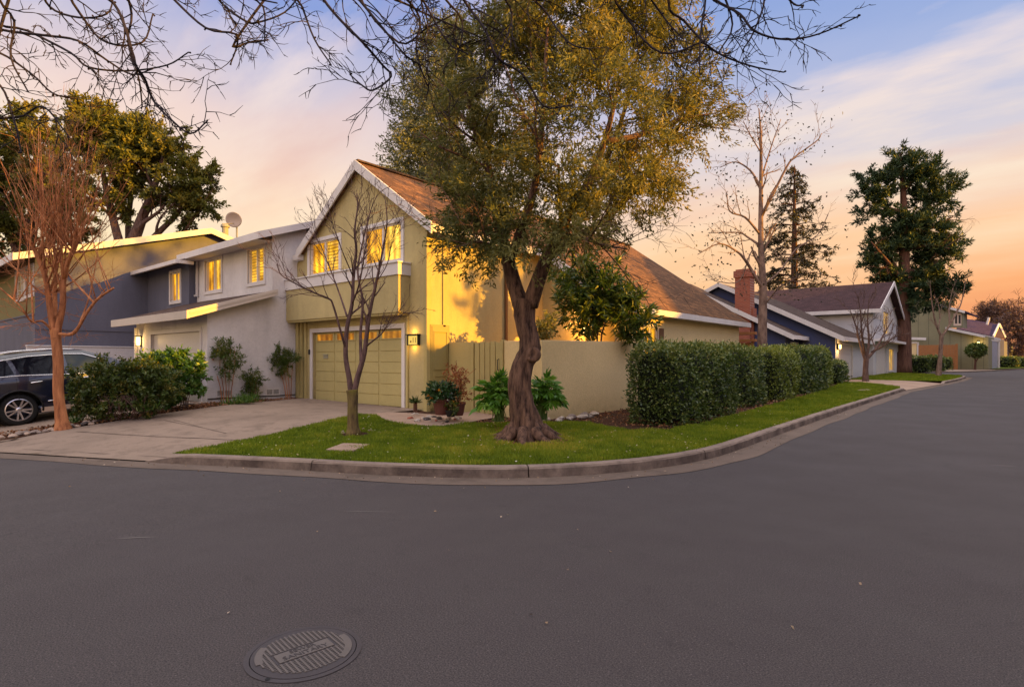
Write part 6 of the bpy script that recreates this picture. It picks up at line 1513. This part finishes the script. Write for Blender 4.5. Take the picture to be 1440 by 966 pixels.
tk = MB(); tk.tube([b0, b0 + Vector((0, 0, .2))], [.05, .045], 8); tk.build('trunk', M['barkD'], T)
n = 60; A = unit(n); A[:, 2] = np.abs(A[:, 2]) * .6; leaf_mesh('fronds', np.tile(np.array(b0 + Vector((0, 0, .2))), (n, 1)), A, .2, .03, NR.random(n) * .6, M['shrL'], T)
# rocks: a few shapes, each copied stone an object of its own
def rock_mesh(seed, m):
    import bmesh
    rg = np.random.default_rng(seed); bm = bmesh.new(); bmesh.ops.create_icosphere(bm, subdivisions=2, radius=1)
    k = rg.normal(size=(6, 3)); ph = rg.random(6) * 6
    for v in bm.verts:
        c = np.array(v.co); s_ = 1 + sum(.09 * math.sin(k[i] @ c * 2 + ph[i]) for i in range(6)); v.co = Vector(c * s_ * np.array([1, .78, .55])); 
    me = bpy.data.meshes.new('rock'); bm.to_mesh(me); bm.free(); me.materials.append(m); return me
stone = [mat('pale_border_stone', (.34, .25, .19), .9, .35, 3, .5, 25), mat('grey_border_stone', (.20, .155, .13), .9, .35, 3, .5, 25), mat('white_pebble', (.38, .32, .27), .8, .2, 5, .3, 30), mat('dark_pebble', (.07, .055, .05), .8, .3, 5, .3, 30), mat('red_brick_stone', (.30, .09, .055), .9, .2, 5, .3, 30)]
RK = [[rock_mesh(i + 10 * j, s_) for i in range(3)] for j, s_ in enumerate(stone)]
def rock(x, y, r, kinds, label, group, z=None, rs=.5):
    me = RK[RND.choice(kinds)][RND.randrange(3)]; o = bpy.data.objects.new('rock', me); C.objects.link(o)
    k = r * RND.uniform(.6, 1.25); o.scale = (k * RND.uniform(.8, 1.3), k, k * RND.uniform(.7, 1.1)); o.rotation_euler = (RND.uniform(-.2, .2), RND.uniform(-.2, .2), RND.uniform(0, 6.3))
    o.location = (x, y, (hz1(x, y) if z is None else z) + k * .25); tag(o, label, 'rock', group)
BR = [g2(-10, 618, -.12), g2(40, 610, -.1), g2(92, 603, -.05), g2(150, 594, .0), g2(200, 586, .05), g2(240, 578, .1), g2(290, 572, .15)]
ln = dens(BR, .115, False)
for i, (x, y) in enumerate(ln):
    for _ in range(2 if i % 3 else 1):
        rock(x + RND.uniform(-.05, .25) - .1, y + RND.uniform(-.12, .12), .085, [0, 0, 1, 1, 3], 'small rough stone in the border edging the driveway by the car', 'edging stones of the driveway border')
for x, y in dens([(-7.95, 10.5), (-7.8, 11.0), (-7.75, 12.4)], .17, False): rock(x + RND.uniform(-.02, .3), y + RND.uniform(-.1, .1), .11, [0, 0, 2, 1], 'pale stone at the foot of the cream courtyard wall', 'stones at the foot of the courtyard wall')
for _ in range(34):
    f = RND.random(); px = 572 + 75 * f; q = gp(px, 575 + 7 * math.sin(f * 3) + RND.uniform(0, 9), .2)
    rock(q.x, q.y, RND.choice([.05, .08, .1]), [0, 2, 2, 3, 3, 4], 'loose pebble on the walkway corner below the potted flowers', 'pebbles around the flower pots', .12)
for _ in range(7): rock(B0.x + 0 * 1 + gp(496 + RND.uniform(-8, 22), 607 + RND.uniform(-4, 4), .1).x - B0.x, gp(505, 607 + RND.uniform(-4, 4), .1).y + RND.uniform(-.15, .15), .05, [2, 0], 'pale stone at the foot of the slim bare tree', 'stones at the slim bare tree')
# utility lid in the lawn
c4 = [gp(*v, .1) for v in ((458, 632), (497, 634.5), (521, 625), (482, 623))]
b = MB(); b.prism([(p.x, p.y, hz1(p.x, p.y) + .005) for p in c4], (0, 0, .035)); tag(b.build('concrete_lid', M['walk'], bevel=.01), 'flat square concrete lid set in the grass before the slim tree', 'lid')
c4 = [gp(*v, .12) for v in ((1205, 550), (1220, 551), (1228, 549), (1213, 548))]
b = MB(); b.prism([(p.x, p.y, hz1(p.x, p.y) + .005) for p in c4], (0, 0, .035)); tag(b.build('concrete_lid', M['walk'], bevel=.01), 'pale concrete lid in the far lawn before the navy house', 'lid')

# ------------------------------------------------------------------ manhole cover in the road
q = gp(428, 917, 0); MH = thing('manhole_cover', 'round cast iron manhole cover with lettering in the road', 'manhole cover', (q.x, q.y, 0))
iron = mat('cast_iron', (.043, .036, .039), .55, .25, 6, .4, 120, .003, .4); ironL = mat('worn_iron', (.10, .084, .075), .5, .2, 8, .3, 120, .003, .5)
RM = .255
b = MB(); b.lathe([(RM + .03, .0), (RM + .03, .005), (RM + .004, .006), (RM + .004, .0)], q, 64); b.build('rim', iron, MH)
b = MB(); b.lathe([(RM, .0), (RM, .007), (.01, .007)], q, 64); b.build('lid', iron, MH)
e1 = (gp(467, 901.5, 0) - gp(395, 926, 0)); e1.z = 0; e1.normalize(); e2 = Vector((-e1.y, e1.x, 0)); ang = math.atan2(e1.y, e1.x)
b = MB()
hw_, hh2 = .14, .046
def lid(u, v): return q + e1 * u + e2 * v
Rr = RM * .84
def inplate(u, v): return abs(u) < hw_ + .012 and abs(v) < hh2 + .012
def ribs(axis, pos_, half, zt_):
    vv = np.linspace(-Rr, Rr, 90); on = [(not inplate(*((pos_, v) if axis == 'v' else (v, pos_)))) and math.hypot(pos_, v) < Rr for v in vv]
    s0 = None
    for k_, (v, q_) in enumerate(zip(vv, on)):
        if q_ and s0 is None: s0 = v
        if s0 is not None and (not q_ or k_ == len(vv) - 1):
            if v - s0 > .02:
                cs = [(pos_ - half, s0), (pos_ + half, s0), (pos_ + half, v), (pos_ - half, v)]
                if axis == 'u': cs = [(y, x) for x, y in cs]
                b.prism([lid(*c_) + Vector((0, 0, .0072)) for c_ in cs], (0, 0, zt_))
            s0 = None
for i in range(-9, 10): ribs('v', i * .0235, .0048, .004)
for i in range(-13, 14):
    if abs(i * .0165) < Rr: ribs('u', i * .0165, .0025, .0026)
for a0, a1 in ((-1.0, .15), (2.3, 3.1)):
    aa = np.linspace(a0, a1, 12)
    P = [lid(RM * .92 * math.cos(a), RM * .92 * math.sin(a)) for a in aa] + [lid(RM * .78 * math.cos(a), RM * .78 * math.sin(a)) for a in aa[::-1]]
    b.prism([p + Vector((0, 0, .0074)) for p in P], (0, 0, .004))
b.build('tread_pattern', ironL, MH)
b = MB(); b.prism([lid(u, v) + Vector((0, 0, .0073)) for u, v in ((-hw_, -hh2), (hw_, -hh2), (hw_, hh2), (-hw_, hh2))], (0, 0, .005)); b.build('name_plate', ironL, MH)
text('SANITARY', .05, lid(0, -.02) + Vector((0, 0, .0135)), (0, 0, ang), iron, MH, 'lettering', .0012); text('SEWER', .043, lid(.0, .024) + Vector((0, 0, .0135)), (0, 0, ang), iron, MH, 'lettering', .0012)
b = MB()
for u, v in ((-.02, -.16), (-.23, -.14)): b.lathe([(.013, .0076), (.001, .0077)], lid(u, v), 10)
b.build('pick_hole', M['black'], MH)

sbx = at(498, 609, 11.0)
for cx_, cy_, r_, nm in ((sbx.x + .04, sbx.y, .3, 'tree_basin'), (B0.x + .05, B0.y - .02, .62, 'tree_basin')):
    Pc = [(cx_ + r_ * (1 + .15 * math.sin(3 * a)) * math.cos(a), cy_ + r_ * (1 + .12 * math.cos(2 * a)) * math.sin(a)) for a in np.linspace(0, 6.1, 22)]
    sheet(nm, Pc, hh, M['soil'], .12, dz=.004)
# ------------------------------------------------------------------ grass blades, litter, leaves
M['grsL'] = leafmat('grass_blades', (.10, .155, .009), (.20, .255, .016), (.38, .33, .04), .4, .6, .2)
def blades(P, n, hgt, wid, excl=()):
    a = np.array(P); lo, hi = a.min(0), a.max(0); X = lo[0] + NR.random(n) * (hi[0] - lo[0]); Y = lo[1] + NR.random(n) * (hi[1] - lo[1]); k = inpoly(X, Y, P)
    for (ex_, ey_, er) in excl: k &= np.hypot(X - ex_, Y - ey_) > er
    return X[k], Y[k]
sb = at(498, 609, 11.0)
near = [p for p in LAWN1 if p[1] < 17] ; near = [p for p in LAWN1[:19]] + [(-3.48, 16)] + LAWN1[-9:]
X, Y = blades(near, 300000, 0, 0, [(B0.x + .05, B0.y - .02, .52), (sb.x + .05, sb.y, .26)])
far_ = [(-3.48, 16.0), (-5.0, 16), (-5.2, 20), (-5.6, 26), (-6.1, 31), (-6.6, 36), (-6.9, 38.6), (-6.0, 38.8), (-4.7, 36.4), (-3.6, 33.9), (-3.45, 32.5)]
X2, Y2 = blades(far_, 90000, 0, 0)
def grass_obj(name, X, Y, hgt, wid):
    n = len(X); Z = hh(X, Y) - .004; P = np.stack([X, Y, Z], 1); A = NR.normal(size=(n, 3)) * .42; A[:, 2] = 1
    dry = .5 + .5 * np.sin(X * 2.1 + np.sin(Y * 1.7)) * np.sin(Y * 2.6 + 1.3)
    near_tree = np.exp(-((X - B0.x) ** 2 + (Y - B0.y) ** 2) / 1.6)
    pat = .5 + .5 * np.sin(X * 5.3 + 2 * np.sin(Y * 3.1)) * np.sin(Y * 6.1 + 1.5 * np.sin(X * 4.2))
    var = np.clip(NR.random(n) * .55 + dry * .3 + (pat - .5) * .45 + near_tree * .5 - .05, 0, 1)
    return tag(leaf_mesh(name, P, A, hgt * (.5 + NR.random(n)) * (.65 + .7 * pat), wid, var, M['grsL']), kind='stuff')
grass_obj('grass', X, Y, .05, .011); grass_obj('grass', X2, Y2, .06, .024)
X, Y = blades(LAWN2, 30000, 0, 0); grass_obj('grass', X, Y, .07, .04)
# fallen pale petals and dry leaves
X, Y = blades(near, 1500, 0, 0); n = len(X); k = NR.random(n) < .55; X, Y = X[k], Y[k]; n = len(X)
tag(leaf_mesh('fallen_petals', np.stack([X, Y, hh(X, Y) + .035], 1), NR.normal(size=(n, 3)) * np.array([1, 1, .2]), .035, .022, NR.random(n), leafmat('pale_petals', (.45, .33, .12), (.6, .5, .3), (.7, .65, .55), .3)), kind='stuff')
P1 = blades([(-16.9, 2.5), (-16.0, 2.2), (-15.9, 6.4), (-16.5, 8.3), (-17.1, 9.8), (-17.45, 9.8), (-17.45, 7.3), (-16.9, 6.6)], 2600, 0, 0)
P2 = blades([(-9.0, 9.0), (-7.0, 8.0), (-6.0, 7.2), (-5.2, 7.6), (-6.8, 9.2), (-7.9, 10.6), (-9.0, 10.4)], 900, 0, 0)
P4 = blades([(B0.x - .8, B0.y - .8), (B0.x + .8, B0.y - .8), (B0.x + .8, B0.y + .8), (B0.x - .8, B0.y + .8)], 420, 0, 0)
P3 = blades([(-7.9, 10.8), (-5.0, 10.5), (-5.0, 16), (-5.6, 26), (-6.9, 26), (-8, 15)], 2500, 0, 0)
X = np.concatenate([P1[0], P2[0], P3[0], P4[0]]); Y = np.concatenate([P1[1], P2[1], P3[1], P4[1]]); n = len(X)
tag(leaf_mesh('fallen_leaves', np.stack([X, Y, hh(X, Y) + .012], 1), NR.normal(size=(n, 3)) * np.array([1, 1, .25]), .06, .04, NR.random(n), leafmat('dry_leaves', (.09, .035, .02), (.22, .09, .04), (.38, .20, .09), .15)), kind='stuff')
A_ = np.array(arc_points((-12, 2.6), (-3.3, 20), .1)); n = len(A_)
dd = np.gradient(A_, axis=0); dd /= np.linalg.norm(dd, axis=1)[:, None]; of = -np.abs(NR.normal(size=n)) * .16 - .03
X = A_[:, 0] - dd[:, 1] * of; Y = A_[:, 1] + dd[:, 0] * of; k = NR.random(n) < .7; X, Y = X[k], Y[k]; n = len(X)
Xr, Yr = NR.uniform(-9, 2, 60), NR.uniform(1.5, 7, 60); X = np.concatenate([X, Xr[:45]]); Y = np.concatenate([Y, Yr[:45]]); n = len(X)
tag(leaf_mesh('gutter_litter', np.stack([X, Y, zr(X) + .012], 1), NR.normal(size=(n, 3)) * np.array([1, 1, .15]), .03, .018, NR.random(n), leafmat('dry_litter', (.12, .08, .05), (.30, .2, .12), (.5, .4, .3), .1)), kind='stuff')
